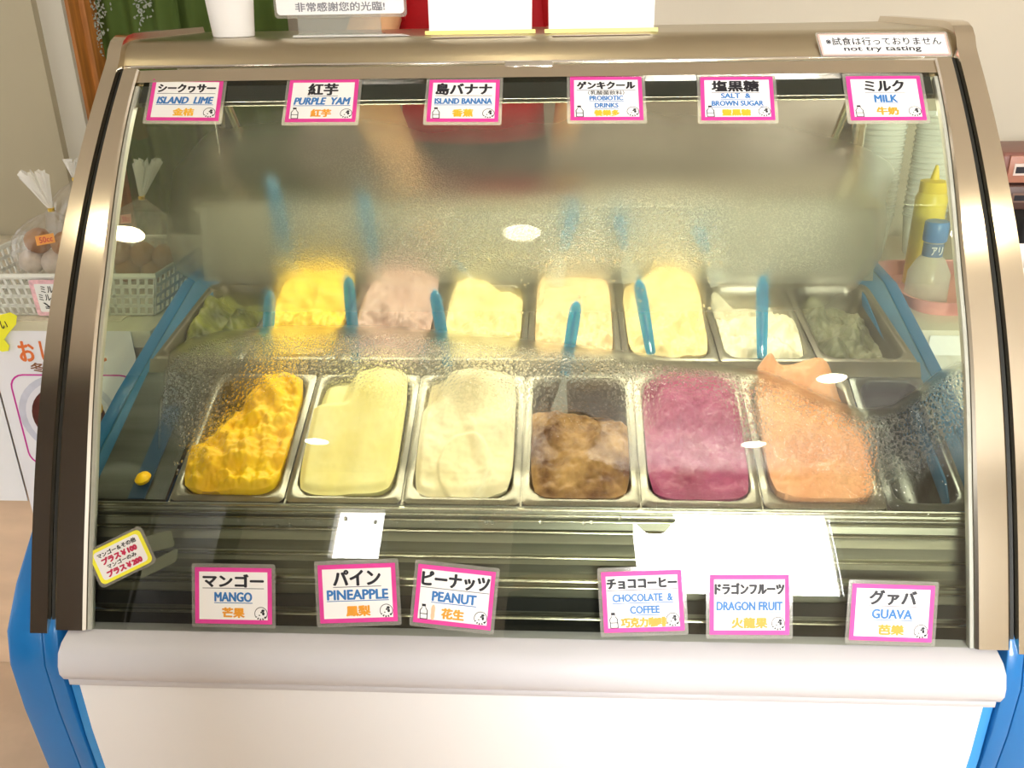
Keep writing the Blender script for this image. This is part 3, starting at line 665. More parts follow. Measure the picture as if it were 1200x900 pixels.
def card(c,label,rows,bottle=False,border=PINK,extra=None,m=(.055,.075),logo=True):
    P4=[hit(*q) for q in c]; fr=Fr(*P4,off=.0040)
    cen=fr.p(.5,1); t=thing('price_card',cen,label,'sign','price cards on the front glass')
    slab('laminate',rpoly(fr,-.045,-.07,1.045,1.07,.003,-.0006),fr.n,.0004,LAMI,t)
    slab('card_border',rpoly(fr,0,0,1,1,.0008,0),fr.n,.0004,border,t)
    a,b=m; slab('card_face',[fr.p(a,b,.0004),fr.p(1-a,b,.0004),fr.p(1-a,1-b,.0004),fr.p(a,1-b,.0004)],fr.n,.0002,PAPER,t)
    k=.0008
    for (s,cx,cy,w_,h_,mm,bo,sh,ul) in rows:
        text('lettering',s,fr,cx,cy,w_,h_,mm,t,k=k,bold=bo,shear=sh)
        if ul: bar(fr,cx-w_/2-.01,cy+h_/2+.02,cx+w_/2+.01,cy+h_/2+.033,k,GINK if mm is INK else BINK,t)
    if logo: emblem(fr,.86,.81 if border is PINK else .9,.085,t,k)
    if bottle: bottle_icon(fr,.12,.80,.26,t,k)
    if extra: extra(fr,t,k)
    return fr,t
B_=.035
def R3(j,e,z,jw=.7,ew=.6,zw=.28,jh=.20,ec=BINK,esh=.0,zc=OINK,jy=.23,ey=.52,zy=.80,eh=.16,zh=.17):
    return [(j,.5,jy,jw,jh,INK,B_,.0,1),(e,.5,ey,ew,eh,ec,B_,esh,1),(z,.5,zy,zw,zh,zc,.03,0,0)]
card([(181,95),(264,96),(257,144),(173,144)],'pink bordered ISLAND LIME card at the upper left of the glass',R3('シークヮサー','ISLAND  LIME','金桔',.80,.78,esh=.2,zc=YINK))
card([(341,96),(424,97),(417,145),(337,147)],'pink bordered PURPLE YAM card on the upper glass',R3('紅芋','PURPLE  YAM','紅芋',.42,.80,esh=.2,jh=.27,jy=.24),True)
card([(504,96),(587,97),(584,145),(501,146)],'pink bordered ISLAND BANANA card on the upper glass',R3('島バナナ','ISLAND BANANA','香蕉',.78,.80,jh=.27,eh=.13,zc=YINK),True)
card([(668,93),(752,94),(754,143),(669,145)],'pink bordered PROBIOTIC DRINKS card on the upper glass',
  [('ゲンキクール',.5,.20,.80,.17,INK,B_,0,1),('（乳酸菌飲料）',.5,.375,.50,.10,INK,.006,0,0),('PROBIOTIC',.5,.50,.46,.10,BINK,B_,0,1),('DRINKS',.5,.665,.32,.10,BINK,B_,0,1),('養樂多',.5,.84,.34,.13,YINK,.03,0,0)],True)
card([(820,93),(905,93),(908,143),(822,144)],'pink bordered SALT & BROWN SUGAR card on the upper glass',
  [('塩黒糖',.48,.22,.64,.25,INK,B_,0,1),('SALT  &',.48,.445,.40,.11,BINK,B_,0,1),('BROWN SUGAR',.5,.62,.70,.11,BINK,B_,0,1),('鹽黑糖',.48,.83,.38,.14,YINK,.03,0,0)],True)
card([(990,92),(1076,92),(1085,143),(996,144)],'pink bordered MILK card at the upper right of the glass',R3('ミルク','MILK','牛奶',.52,.30,.28,jh=.25),True)
card([(230,664),(320,666),(320,731),(231,730)],'pink bordered MANGO card at the lower left of the glass',R3('マンゴー','MANGO','芒果',.78,.48,.28,jh=.22))
card([(373,662),(464,659),(467,727),(377,730)],'pink bordered PINEAPPLE card on the lower glass',R3('パイン','PINEAPPLE','鳳梨',.60,.78,.30,jh=.26))
def pnut(fr,t,k):
    V=[];N_=18
    for i in range(N_):
        u=2*math.pi*i/N_; rr_=1+.35*math.cos(2*u); V.append(fr.p(.245+.032*rr_*math.sin(u)*1.1,.80+.10*rr_*math.cos(u),k))
    mk('peanut_icon',V,[tuple(range(N_))],mat('peach_ink',(.95,.55,.35),.5),t)
card([(491,660),(581,669),(575,738),(484,727)],'tilted pink bordered PEANUT card on the lower glass',R3('ピーナッツ','PEANUT','花生',.86,.56,.28,jh=.25),True,extra=pnut)
card([(704,670),(797,667),(802,738),(707,741)],'pink bordered CHOCOLATE & COFFEE card on the lower glass',
  [('チョココーヒー',.5,.20,.86,.16,INK,B_,0,1),('CHOCOLATE  &',.5,.435,.74,.12,BINK,B_,0,1),('COFFEE',.52,.635,.36,.12,BINK,B_,0,1),('巧克力咖啡',.50,.84,.56,.15,OINK,.03,0,0)],True)
card([(831,673),(923,673),(924,743),(830,743)],'pink bordered DRAGON FRUIT card on the lower glass',R3('ドラゴンフルーツ','DRAGON FRUIT','火龍果',.86,.82,.44,jh=.18,eh=.14))
card([(998,683),(1094,686),(1090,752),(993,749)],'pink bordered GUAVA card at the lower right of the glass',R3('グァバ','GUAVA','芭樂',.56,.48,.30,jh=.25))
# yellow price card, turned
P4=[hit(*q) for q in ((104,648),(164,620),(181,657),(122,687))]; fr=Fr(*P4,off=.0022)
t=thing('price_card',fr.p(.5,1),'turned yellow bordered card with plus 100 and plus 200 yen at lower left','sign','price cards on the front glass')
slab('laminate',rpoly(fr,-.05,-.07,1.05,1.07,.007,-.0006),fr.n,.0004,LAMI,t)
slab('card_border',rpoly(fr,0,0,1,1,.007,0),fr.n,.0004,YEL,t)
slab('card_face',rpoly(fr,.065,.09,.935,.91,.005,.0004),fr.n,.0002,PAPER,t)
for s,cy,w_,h_,mm,bo in (('マンゴー＆その他',.22,.74,.13,INK,.02),('プラス￥100',.41,.66,.17,RINK,.04),('マンゴーのみ',.59,.56,.12,INK,.02),('プラス￥200',.78,.66,.17,RINK,.04)):
    text('lettering',s,fr,.5,cy,w_,h_,mm,t,k=.0008,bold=bo)
for q in (((165,630),(202,621),(206,640),(172,648)),((168,662),(205,645),(207,658),(160,682))):
    f2=Fr(*[hit(*z) for z in q],off=.0012); slab('tape',rpoly(f2,0,0,1,1,.004,0),f2.n,.0003,clearmat('old_tape',(.6,.64,.5),.1,.3,.30,(.55,.58,.44)) if 'old_tape' not in MATS else MATS['old_tape'],t)
# notice on the canopy
Pn=[at(957,41,Y=.512),at(1106,40,Y=.512),at(1113,65,Y=.500),at(963,66,Y=.500)]
fr=Fr(*Pn,off=.003)
t=thing('notice_label',fr.p(.5,1),'long white notice reading not try tasting on the canopy at right','sign')
slab('laminate',rpoly(fr,-.015,-.08,1.015,1.08,.003,-.0006),fr.n,.0004,LAMI,t)
slab('card_border',rpoly(fr,0,0,1,1,.002,0),fr.n,.0004,mat('salmon_border',(.85,.42,.38),.5),t)
slab('card_face',[fr.p(.015,.07,.0004),fr.p(.985,.07,.0004),fr.p(.985,.93,.0004),fr.p(.015,.93,.0004)],fr.n,.0002,PAPER,t)
text('lettering','※試食は行っておりません',fr,.5,.35,.90,.36,INK,t,k=.0008,bold=.01)
text('lettering','not try tasting',fr,.48,.73,.60,.28,INK,t,k=.0012,bold=.02)

# ================================================================ THINGS ON THE CANOPY
ZT=1.3237
def stand_y(x,y): return at(x,y,Z=ZT)
c0=Vector((at(274,40,Y=.60).x,.60,ZT))
cup=thing('paper_cup',c0,'plain white paper cup standing on the canopy at left','cup')
rb=(at(299,38,Y=.57).x-at(252,38,Y=.57).x)/2
lathe('cup_wall',[(rb*.93,0),(rb,.001),(rb*1.02,.004),(rb*1.32,.115),(rb*1.36,.117),(rb*1.30,.117),(rb*1.0,.006),(.002,.005)],c0,mat('cup_white',(.88,.87,.86),.5,0,.01,8),cup)
def board(x0,x1,y0b,Y,label,name='menu_board',h=.16,th=.004,lean=.02,m=PAPER):
    a=at(x0,y0b,Y=Y);b=at(x1,y0b,Y=Y); z0=ZT
    t=thing(name,((a.x+b.x)/2,Y,z0),label,'sign')
    V=[(a.x,Y,z0),(b.x,Y,z0),(b.x+.002,Y+lean,z0+h),(a.x-.002,Y+lean,z0+h)]
    slab('board',V,(0,1,0),th,m,t); return t,a,b
for x0,x1,l in ((503,623,'blank white menu board on the canopy left of the red gap'),(643,766,'blank white menu board on the canopy right of the red gap')):
    t,a,b=board(x0,x1,35,.56,l)
    mk('reflection_strip',[(a.x+.002,.56,ZT+.0004),(b.x-.004,.56,ZT+.0004),(b.x-.008,.535,1.3205),(a.x+.006,.533,1.3203)],[(0,1,2,3)],mat('pink_reflection',(.80,.66,.62),.6),t)  # pinkish reflection of the board on the canopy, laid as a coloured strip
    box('yellow_tape',a.x-.006,b.x+.006,.553,.5565,ZT+.0002,ZT+.006,mat('yellow_tape',(.85,.78,.25),.5),t)
# laminated greeting sign and its clear stand
a=at(325,18,Y=.60);b=at(474,18,Y=.60)
t=thing('greeting_sign',((a.x+b.x)/2,.61,ZT),'laminated white sign with chinese greeting in a clear stand on the canopy','sign')
fr=Fr((a.x,.60,a.z+.10),(b.x,.60,a.z+.10),(b.x,.60,a.z),(a.x,.60,a.z))
slab('laminate',rpoly(fr,-.02,-.02,1.02,1.05,.006,-.001),fr.n,.0004,LAMI,t)
slab('sheet',rpoly(fr,0,0,1,1,.006,0),fr.n,.0004,PAPER,t)
text('lettering','非常感謝您的光臨!',fr,.50,.885,.70,.135,GINK,t,k=.001,bold=.012)
c=at(350,30,Y=.61);d=at(447,30,Y=.61)
box('clear_stand',c.x,d.x,.606,.609,ZT,ZT+.06,CPLAS,t); box('stand_foot',c.x,d.x,.575,.64,ZT,ZT+.002,CPLAS,t)
c=at(338,38,Y=.56);d=at(482,38,Y=.56)
tag(mk('loose_note',[(c.x,.585,ZT+.0015),(d.x-.02,.585,ZT+.0015),(d.x,.545,ZT+.0002),(c.x+.01,.548,ZT+.0002),(c.x,.585,ZT+.0008),(d.x-.02,.585,ZT+.0008),(d.x,.545,ZT-.0002),(c.x+.01,.548,ZT-.0002)],[(0,1,2,3),(4,5,6,7),(0,1,5,4),(1,2,6,5),(2,3,7,6),(3,0,4,7)],PAPER),'thin white note lying flat on the canopy below the greeting sign','paper')

# ================================================================ NOREN CURTAIN
a=at(103,0,Y=1.50);b=at(311,0,Y=1.50)
CG=mat('green_cloth',(.055,.095,.012),.85,0,.25,3,.2,300,col2=(.10,.16,.03))
cur=thing('noren_curtain',((a.x+b.x)/2,1.5,.75),'green cloth door curtain with hanging pale wisteria print','curtain')
xs=(a.x,a.x+(b.x-a.x)*.46,b.x+.05)
for k in range(2):
    V=[];Fc=[];n=40;mz=20
    for j in range(mz+1):
        z=.75+(2.15-.75)*j/mz
        for i in range(n+1):
            x=xs[k]+(xs[k+1]-xs[k]+.02*(1-k))*i/n; V.append((x,1.5+.012*math.sin(i*.55+k)*(1-.3*j/mz)+.015*k,z))
    for j in range(mz):
        for i in range(n): q=j*(n+1)+i; Fc.append((q,q+1,q+n+2,q+n+1))
    cl=mk('cloth_panel',V,Fc,CG,cur,smooth=True)
V=[];Fc=[];rw=random.Random(5)
for (pxx,pyb,dens) in ((112,60,70),(116,75,90),(85+80,38,110),(176,20,60)):
    for k in range(dens):
        yy=pyb*(1-rw.random()**1.3)-rw.random()*70; xx=pxx+rw.gauss(0,1)*(2+6*max(0,(pyb-yy))/90); p=at(xx,yy,Y=1.48)
        a_=rw.random()*3.14; r1=.0042;r2=.0022; b_=len(V)
        for i in range(6):
            u=2*math.pi*i/6; X=r1*math.cos(u);Z=r2*math.sin(u); V.append((p.x+X*math.cos(a_)-Z*math.sin(a_),1.48+rw.random()*.002,p.z+X*math.sin(a_)+Z*math.cos(a_)))
        Fc.append(tuple(range(b_,b_+6)))
o=mk('wisteria_print',V,Fc,mat('wisteria_white',(.33,.36,.30),.8,0,.3,200),cur); o['kind']='stuff'
tube('curtain_rod',[(xs[0]-.03,1.5,2.15),(xs[2],1.5,2.15)],.01,WOODF,cur)

# ================================================================ LEFT COUNTER AND GOODS
ZL=.81; YL=.62
ctr=thing('side_counter',(-1.35,.95,0),'cream topped counter with pale wood front left of the case','counter')
box('counter_top',-2.4,-.72,YL-.012,1.35,ZL-.035,ZL,COUNT,ctr,bevel=.003)
box('front_board',-2.4,-.73,YL,1.33,0,ZL-.035,PLY,ctr)
lace=thing('lace_cloth',(-1.35,1.1,ZL),'pale patterned cloth under the basket on the left counter','cloth')
box('cloth',-2.0,-.80,.66,1.30,ZL,ZL+.002,mat('patterned_cloth',(.70,.64,.52),.8,0,.2,35,.3,80),lace)
# poster on the counter front
PT=[at(-18,388,Y=YL-.014),at(153,388,Y=YL-.014)]; x0=PT[0].x;x1=PT[1].x; z1=PT[1].z; z0=z1-.41
fr=Fr((x0,YL-.014,z1),(x1,YL-.014,z1),(x1,YL-.014,z0),(x0,YL-.014,z0))
t=thing('poster',((x0+x1)/2,YL-.014,z0),'white poster of a sweet soup bowl hanging on the left counter front','poster')
slab('sheet',[fr.p(0,0),fr.p(1,0),fr.p(1,1),fr.p(0,1)],fr.n,.001,mat('poster_paper',(.86,.86,.90),.5,0,.02,8),t)
def fx(x,y):  # pixel -> fractions on the poster
    p=at(x,y,Y=YL-.014); return (p.x-x0)/(x1-x0),(z1-p.z)/(z1-z0)
ORG=mat('poster_orange',(.82,.20,.05),.5)
for s,xa,xb in (('お',20,43),('し',46,60),('る',68,90),('こ',112,125)):
    A=fx(xa,400);Bq=fx(xb,423); text('lettering',s,fr,(A[0]+Bq[0])/2,(A[1]+Bq[1])/2,Bq[0]-A[0],Bq[1]-A[1],ORG,t,k=.0014,bold=.05)
A=fx(35,425);Bq=fx(118,436); text('lettering','冬季限定！',fr,(A[0]+Bq[0])/2,(A[1]+Bq[1])/2,Bq[0]-A[0],Bq[1]-A[1],mat('poster_brown',(.25,.10,.04),.5),t,k=.0014,bold=.03)
A=fx(9,438);Bq=fx(150,546)
outer=rpoly(fr,A[0],A[1],.97,Bq[1],.03,.0014); inner=rpoly(fr,A[0]+.012,A[1]+.008,.958,Bq[1]-.008,.027,.0014)
n=len(outer); mk('frame_line',outer+inner,[(i,(i+1)%n,n+(i+1)%n,n+i) for i in range(n)],mat('magenta_line',(.62,.03,.35),.5),t)
def disc(name,cx,cy,rx,ry,k,m,parent,n=36): mk(name,[fr.p(cx+rx*math.cos(2*math.pi*i/n),cy+ry*math.sin(2*math.pi*i/n),k) for i in range(n)],[tuple(range(n))],m,parent)
cx,cy=fx(82,488); rx=abs(fx(24,488)[0]-cx); ry=rx*fr.w/fr.h*.9
disc('bowl_picture',cx,cy,rx,ry,.0016,mat('bowl_print',(.62,.64,.74),.4,0,.1,30),t)
disc('bowl_inner_picture',cx,cy,rx*.86,ry*.86,.0019,mat('bowl_print2',(.80,.80,.86),.4),t)
disc('soup_picture',cx,cy,rx*.74,ry*.74,.0022,mat('soup_print',(.10,.02,.015),.4,0,.3,40),t)
disc('rice_cake_picture',cx+rx*.28,cy+ry*.1,rx*.30,ry*.42,.0025,mat('cake_print',(.80,.62,.35),.4,0,.2,60),t)
disc('rice_cake_picture',cx+rx*.5,cy-ry*.25,rx*.22,ry*.22,.0027,mat('cake_print2',(.75,.45,.08),.4,0,.2,60),t)
# second sheet at the far left
q0=at(-40,470,Y=YL-.013);q1=at(0,470,Y=YL-.013)
tag(box('paper_sheet',q0.x-.1,q1.x+.004,YL-.016,YL-.014,at(12,586,Y=YL-.014).z,.72,mat('sheet_white',(.85,.86,.88),.6)),'plain white sheet on the counter front at the far left edge','paper')
# yellow cut-out
S=[(-12,372),(0,369),(12,366),(20,370),(19,380),(9,392),(5,398),(11,405),(10,411),(3,412),(-6,408),(-14,400)]
Pq=[at(x,y,Y=YL-.022) for x,y in S]
t=thing('yellow_cutout',Pq[9],'yellow fish shaped paper cutout with black writing above the poster','sign')
slab('shape',Pq,(0,-1,0),.001,mat('bright_yellow_paper',(.93,.90,.04),.5),t)
A=at(-1,375,Y=YL-.022);Bq=at(12,388,Y=YL-.022); fr=Fr((A.x,A.y,A.z),(Bq.x,A.y,A.z),(Bq.x,A.y,Bq.z),(A.x,A.y,Bq.z)); text('lettering','い',fr,.5,.4,.8,.7,INK,t,k=.002,bold=.01)
# basket
zb=ZL+.003; Yb0=.68; A=at(-60,372,Y=Yb0); xr=at(182,325,Y=Yb0).x; xlft=-1.16; zr=at(100,324,Y=Yb0).z; Yb1=.98
bk=thing('plastic_basket',((xlft+xr)/2,(Yb0+Yb1)/2,zb),'white slatted plastic basket full of bagged sweets on the left counter','basket')
def lattice(name,P0,P1,P2,P3,nx,nz,wx,wz,th,m,parent):
    # bars between bottom edge P0-P1 and top edge P3-P2
    P0,P1,P2,P3=map(Vector,(P0,P1,P2,P3)); nn=(P1-P0).cross(P3-P0).normalized()*th; V=[];Fc=[]
    def quad(a0,b0,a1,b1):
        f=lambda a,b:(P0*(1-a)+P1*a)*(1-b)+(P3*(1-a)+P2*a)*b
        q=[f(a0,b0),f(a1,b0),f(a1,b1),f(a0,b1)]; k=len(V); V.extend(q); V.extend([p+nn for p in q])
        Fc.extend([(k,k+1,k+2,k+3),(k+4,k+5,k+6,k+7),(k,k+1,k+5,k+4),(k+1,k+2,k+6,k+5),(k+2,k+3,k+7,k+6),(k+3,k,k+4,k+7)])
    for i in range(nx+1): a=i/nx; quad(max(0,a-wx/2),0,min(1,a+wx/2),1)
    for j in range(nz+1): b=j/nz; quad(0,max(0,b-wz/2),1,min(1,b+wz/2))
    return mk(name,V,Fc,m,parent)
ins=.022
zt_=zr
FL=(xlft+ins,Yb0+ins*.6,zb);FRt=(xr-ins,Yb0+ins*.6,zb);TRt=(xr,Yb0,zt_);TL=(xlft,Yb0,zt_)
BL=(xlft+ins,Yb1-ins,zb);BR=(xr-ins+.02,Yb1-ins,zb);TBR=(xr+.01,Yb1,zt_);TBL=(xlft,Yb1,zt_)
lattice('front_side',FL,FRt,TRt,TL,26,4,.013,.085,.003,WPLAS,bk)
lattice('right_side',FRt,BR,TBR,TRt,14,4,.024,.085,.003,WPLAS,bk)
lattice('back_side',BL,BR,TBR,TBL,26,4,.013,.085,.003,WPLAS,bk)
lattice('left_side',FL,BL,TBL,TL,14,4,.024,.085,.003,WPLAS,bk)
mk('basket_floor',[FL,FRt,BR,BL],[(0,1,2,3)],WPLAS,bk)
tube('basket_rim',[TL,TRt,TBR,TBL,TL],.006,WPLAS,bk,n=8)
# bags of fried dough balls
DOUGH=mat('fried_dough',(.36,.15,.05),.6,0,.2,12,.4,60,col2=(.55,.30,.13)); SUG=mat('sugared_dough',(.75,.66,.58),.6,0,.1,14,.4,60)
def bag(pxc,Y,tie,tuft,wpx,ybot,label,balls,tagcol,tagtxt,tagpx,seed,short):
    r_=random.Random(seed); c=at(*tie,Y=Y); wd=(at(pxc+wpx/2,300,Y=Y).x-at(pxc-wpx/2,300,Y=Y).x)/2; zbm=at(pxc,ybot,Y=Y).z; cx=at(pxc,300,Y=Y).x
    t=thing('sweets_bag',(cx,Y,zbm),label,'bag','cellophane bags of fried dough balls')
    V=[];Fc=[];N_=36; H=c.z-zbm; prof=[(.0,.05),(.02,.7),(.10,.95),(.35,1.05),(.6,1.0),(.75,.8),(.87,.5),(.95,.22),(1.0,.09)]
    for (h,rf) in prof:
        for i in range(N_):
            u=2*math.pi*i/N_; k=1+.10*noise.noise(Vector((math.cos(u)*3+seed,math.sin(u)*3,h*6)))+(.22*math.sin(i*math.pi*.5+h*9)*.3 if h>.7 else 0)
            x=cx*(1-h**3)+c.x*h**3; V.append((x+wd*rf*k*math.cos(u),Y+wd*.75*rf*k*math.sin(u),zbm+H*h))
    for j in range(len(prof)-1):
        for i in range(N_): Fc.append((j*N_+i,j*N_+(i+1)%N_,(j+1)*N_+(i+1)%N_,(j+1)*N_+i))
    mk('film',V,Fc,CELLO,t)
    # pleated tuft above the tie
    T=at(*tuft,Y=Y); d=(T-c); V=[];Fc=[];N_=40
    for j in range(7):
        h=j/6; rr_=.004+.020*h**.8
        for i in range(N_):
            u=2*math.pi*i/N_; k=1+.35*math.sin(i*2.3+seed)*h; q=c+d*h*(1+.12*math.sin(i*1.7)*h)
            V.append(q+Vector((rr_*k*math.cos(u),rr_*.5*k*math.sin(u),0)))
    for j in range(6):
        for i in range(N_): Fc.append((j*N_+i,j*N_+(i+1)%N_,(j+1)*N_+(i+1)%N_,(j+1)*N_+i))
    mk('tuft',V,Fc,mat('tuft_film',(.92,.90,.86),.25,0,0,alpha=.55),t)
    lathe('tie',[(.004,-.004),(.0065,-.003),(.0065,.003),(.004,.004)],c,mat('gold_tie',(.75,.50,.08),.35,.6),t,n=12)
    tube('tie_end',[c,c+Vector((.010,-.006,.006))],.0012,MATS['gold_tie'],t,n=6)
    f=Fr(*[at(*q,Y=Y-wd*.80) for q in tagpx]); slab('price_tag',[f.p(0,0),f.p(1,0),f.p(1,1),f.p(0,1)],f.n,.0008,tagcol,t)
    text('lettering',tagtxt,f,.55,.5,.72,.6,RINK,t,k=.0012,bold=.0)
    for (bx,by,rad,mm) in balls:
        p=at(bx,by,Y=Y); V=[];
        bm=bmesh.new(); bmesh.ops.create_icosphere(bm,subdivisions=3,radius=rad)
        vs=[]
        for v in bm.verts:
            k=1+.10*noise.noise(v.co.normalized()*2+Vector((bx,by,0))); vs.append(v.co*k+p)
        fs=[tuple(x.index for x in ff.verts) for ff in bm.faces]; bm.free()
        tag(mk('fried_dough_ball',vs,fs,mm,None,smooth=True,angle=180),'%s dough ball in the bag %s'%('brown' if mm is DOUGH else 'pale sugared',short),'pastry','fried dough balls in cellophane bags')
bag(58,.80,(60,246),(38,204),78,322,'clear cellophane bag with gold tie and orange tag at the left edge',[(45,282,.026,DOUGH),(76,286,.026,DOUGH),(38,306,.025,SUG),(65,308,.027,SUG),(90,304,.024,SUG)],mat('orange_tag',(.90,.40,.10),.5),'50cc',((41,277),(63,273),(65,284),(44,288)),3,'with the orange tag')
bag(158,.86,(166,232),(173,190),90,330,'clear cellophane bag seen through the side glass with pink tag',[(140,296,.027,DOUGH),(168,298,.027,DOUGH),(192,300,.024,DOUGH),(150,316,.026,DOUGH),(180,316,.025,DOUGH)],mat('pink_tag',(.80,.40,.33),.5),'50cc',((141,252),(154,250),(154,261),(142,262)),8,'with the pink tag behind the side glass')
bag(95,.93,(88,210),(90,188),60,300,'clear cellophane bag mostly hidden behind the case frame',[(95,278,.024,DOUGH)],MATS['pink_tag'],'50cc',((88,252),(94,250),(94,261),(89,262)),12,'hidden behind the frame')
# price tag on basket
c=[at(31,328,Y=Yb0-.01),at(118,328,Y=Yb0-.01),at(120,372,Y=Yb0-.004),at(40,372,Y=Yb0-.004)]
z_a=at(60,328,Y=Yb0-.01).z; z_b=at(60,371,Y=Yb0-.01).z; xa=at(33,330,Y=Yb0-.01).x; xb=xa+.13
fr=Fr((xa,Yb0-.010,z_a),(xb,Yb0-.010,z_a),(xb,Yb0-.004,z_b),(xa,Yb0-.004,z_b))
t=thing('basket_price_tag',fr.p(.5,1),'white tag with pink border and yen price on the basket','sign')
slab('card_border',rpoly(fr,0,0,1,1,.006,0),fr.n,.0006,mat('pale_pink_border',(.90,.55,.62),.5,0,.2,120),t)
slab('card_face',rpoly(fr,.07,.11,.93,.89,.003,.0006),fr.n,.0003,PAPER,t)
text('lettering','ミルミル',fr,.36,.26,.40,.18,INK,t,k=.0012,bold=.01); text('lettering','ミルクあん',fr,.34,.48,.48,.19,INK,t,k=.0012,bold=.01); text('lettering','￥ 3',fr,.36,.74,.44,.22,INK,t,k=.0012,bold=.01)

# ================================================================ RIGHT COUNTER AND GOODS
ZR=.80; YR=.66
ctr=thing('side_counter',(1.4,.95,0),'cream counter with white front right of the case','counter')
box('counter_top',.70,2.4,YR-.01,1.35,ZR-.035,ZR,mat('counter_pale',(.72,.66,.55),.5,0,.04,8),ctr,bevel=.003)
box('front_board',.72,2.4,YR,1.33,0,ZR-.035,mat('counter_front_pale',(.70,.68,.60),.5,0,.03,8),ctr)
# pink tray
trx,try_=.93,.86
tray=thing('pink_tray',(trx,try_,ZR),'pink plastic tray with bottle and bowl right of the case','tray')
V=[];Fc=[];rings=[(.19,.13,0,.05),(.205,.145,.03,.06),(.212,.152,.032,.065),(.206,.146,.032,.06),(.192,.132,.004,.05)]
for hx,hy,h,r_ in rings:
    for (x,y) in rrect(trx-hx,trx+hx,try_-hy,try_+hy,r_,n=6): V.append((x,y,ZR+h+.0005))
N_=28
for k in range(4):
    for i in range(N_): Fc.append((k*N_+i,k*N_+(i+1)%N_,(k+1)*N_+(i+1)%N_,(k+1)*N_+i))
Fc+=[tuple(range(N_)),tuple(range(4*N_,5*N_))]
mk('tray_shell',V,Fc,mat('pink_plastic',(.90,.42,.42),.35,0,.04,10),tray,smooth=True)
zt2=ZR+.005
# squeeze bottle
p=at(1076,325,Y=.92); sx=p.x; sb=.92
wsc=(at(1094,240,Y=.92).x-at(1058,240,Y=.92).x)/2; ztip=at(1077,194,Y=.92).z; zc=at(1077,211,Y=.92).z; zc0=at(1077,225,Y=.92).z
YB=mat('yellow_squeeze_plastic',(.85,.70,.10),.35,0,.03,10)
t=thing('squeeze_bottle',(sx,sb,zt2),'yellow squeeze bottle with pointed nozzle seen through the right glass','bottle')
lathe('bottle_body',[(wsc*.9,zt2),(wsc,zt2+.005),(wsc,zc0-.03),(wsc*1.02,zc0-.012),(wsc*.85,zc0)],(sx,sb,0),YB,t)
lathe('bottle_cap',[(wsc*.86,zc0),(wsc*.88,zc0+.002),(wsc*.86,zc-.002),(wsc*.6,zc),(.009,zc+.002),(.003,ztip),(.001,ztip+.001)],(sx,sb,0),mat('yellow_cap_plastic',(.92,.72,.08),.3,0,.02,10),t)
# blue capped bottle
Yq=.80; p=at(1092,300,Y=Yq); bx=p.x; zc1=at(1094,259,Y=Yq).z; zc2=at(1094,282,Y=Yq).z; zs=at(1094,302,Y=Yq).z; w1=(at(1108,270,Y=Yq).x-at(1080,270,Y=Yq).x)/2
t=thing('blue_capped_bottle',(bx,Yq,zt2),'clear bottle with blue cap standing on the pink tray','bottle')
lathe('bottle_cap',[(w1*.95,zc2),(w1,zc2+.002),(w1,zc1-.003),(w1*.9,zc1),(.001,zc1)],(bx,Yq,0),mat('blue_cap_plastic',(.06,.22,.55),.35,0,.03,10),t)
lathe('bottle_body',[(w1*1.7,zt2+.0005),(w1*1.8,zt2+.006),(w1*1.75,zs-.03),(w1*1.2,zs-.005),(w1*.8,zs+.006),(w1*.8,zc2)],(bx,Yq,0),FROST,t)
lathe('neck_label',[(w1*.84,zs+.004),(w1*.84,zc2-.003)],(bx,Yq,0),mat('navy_label',(.10,.18,.35),.5),t,cap=False)
f=Fr((bx-w1*.5,Yq-w1*.86,zc2-.006),(bx+w1*.5,Yq-w1*.86,zc2-.006),(bx+w1*.5,Yq-w1*.86,zs+.008),(bx-w1*.5,Yq-w1*.86,zs+.008)); text('lettering','アリ',f,.5,.5,.9,.8,PAPER,t,k=.0006,bold=.01)
# bowl
t=thing('white_bowl',(1.0,.83,zt2),'white bowl on the pink tray','bowl')
lathe('bowl_shell',[(.03,zt2+.0005),(.034,zt2+.002),(.06,zt2+.032),(.070,zt2+.050),(.067,zt2+.050),(.056,zt2+.032),(.03,zt2+.006),(.001,zt2+.005)],(1.0,.80,0),mat('bowl_white',(.88,.88,.88),.3),t)
for k,(dx,dy,rr_) in enumerate(((.05,.03,.030),(-.10,-.02,.027),(-.09,.05,.026))):
    tag(lathe('crumpled_film',[(rr_*.5,zt2),(rr_,zt2+.012),(rr_*.8,zt2+.03),(rr_*.3,zt2+.042),(.001,zt2+.044)],(1.0+dx*1.0-.0,.80+dy,.0 if k else .03),FROST),['milky plastic wrap in the white bowl','milky plastic wrap on the tray beside the bottle','milky plastic wrap at the back of the pink tray'][k],'wrap','milky plastic wraps on the tray')
# paper on counter front
A=at(1090,393,Y=YR-.012);Bq=at(1136,416,Y=YR-.012)
tag(box('white_card',A.x,Bq.x+.05,YR-.014,YR-.0125,Bq.z,A.z,PAPER),'small white card on the right counter edge seen through the side glass','paper')
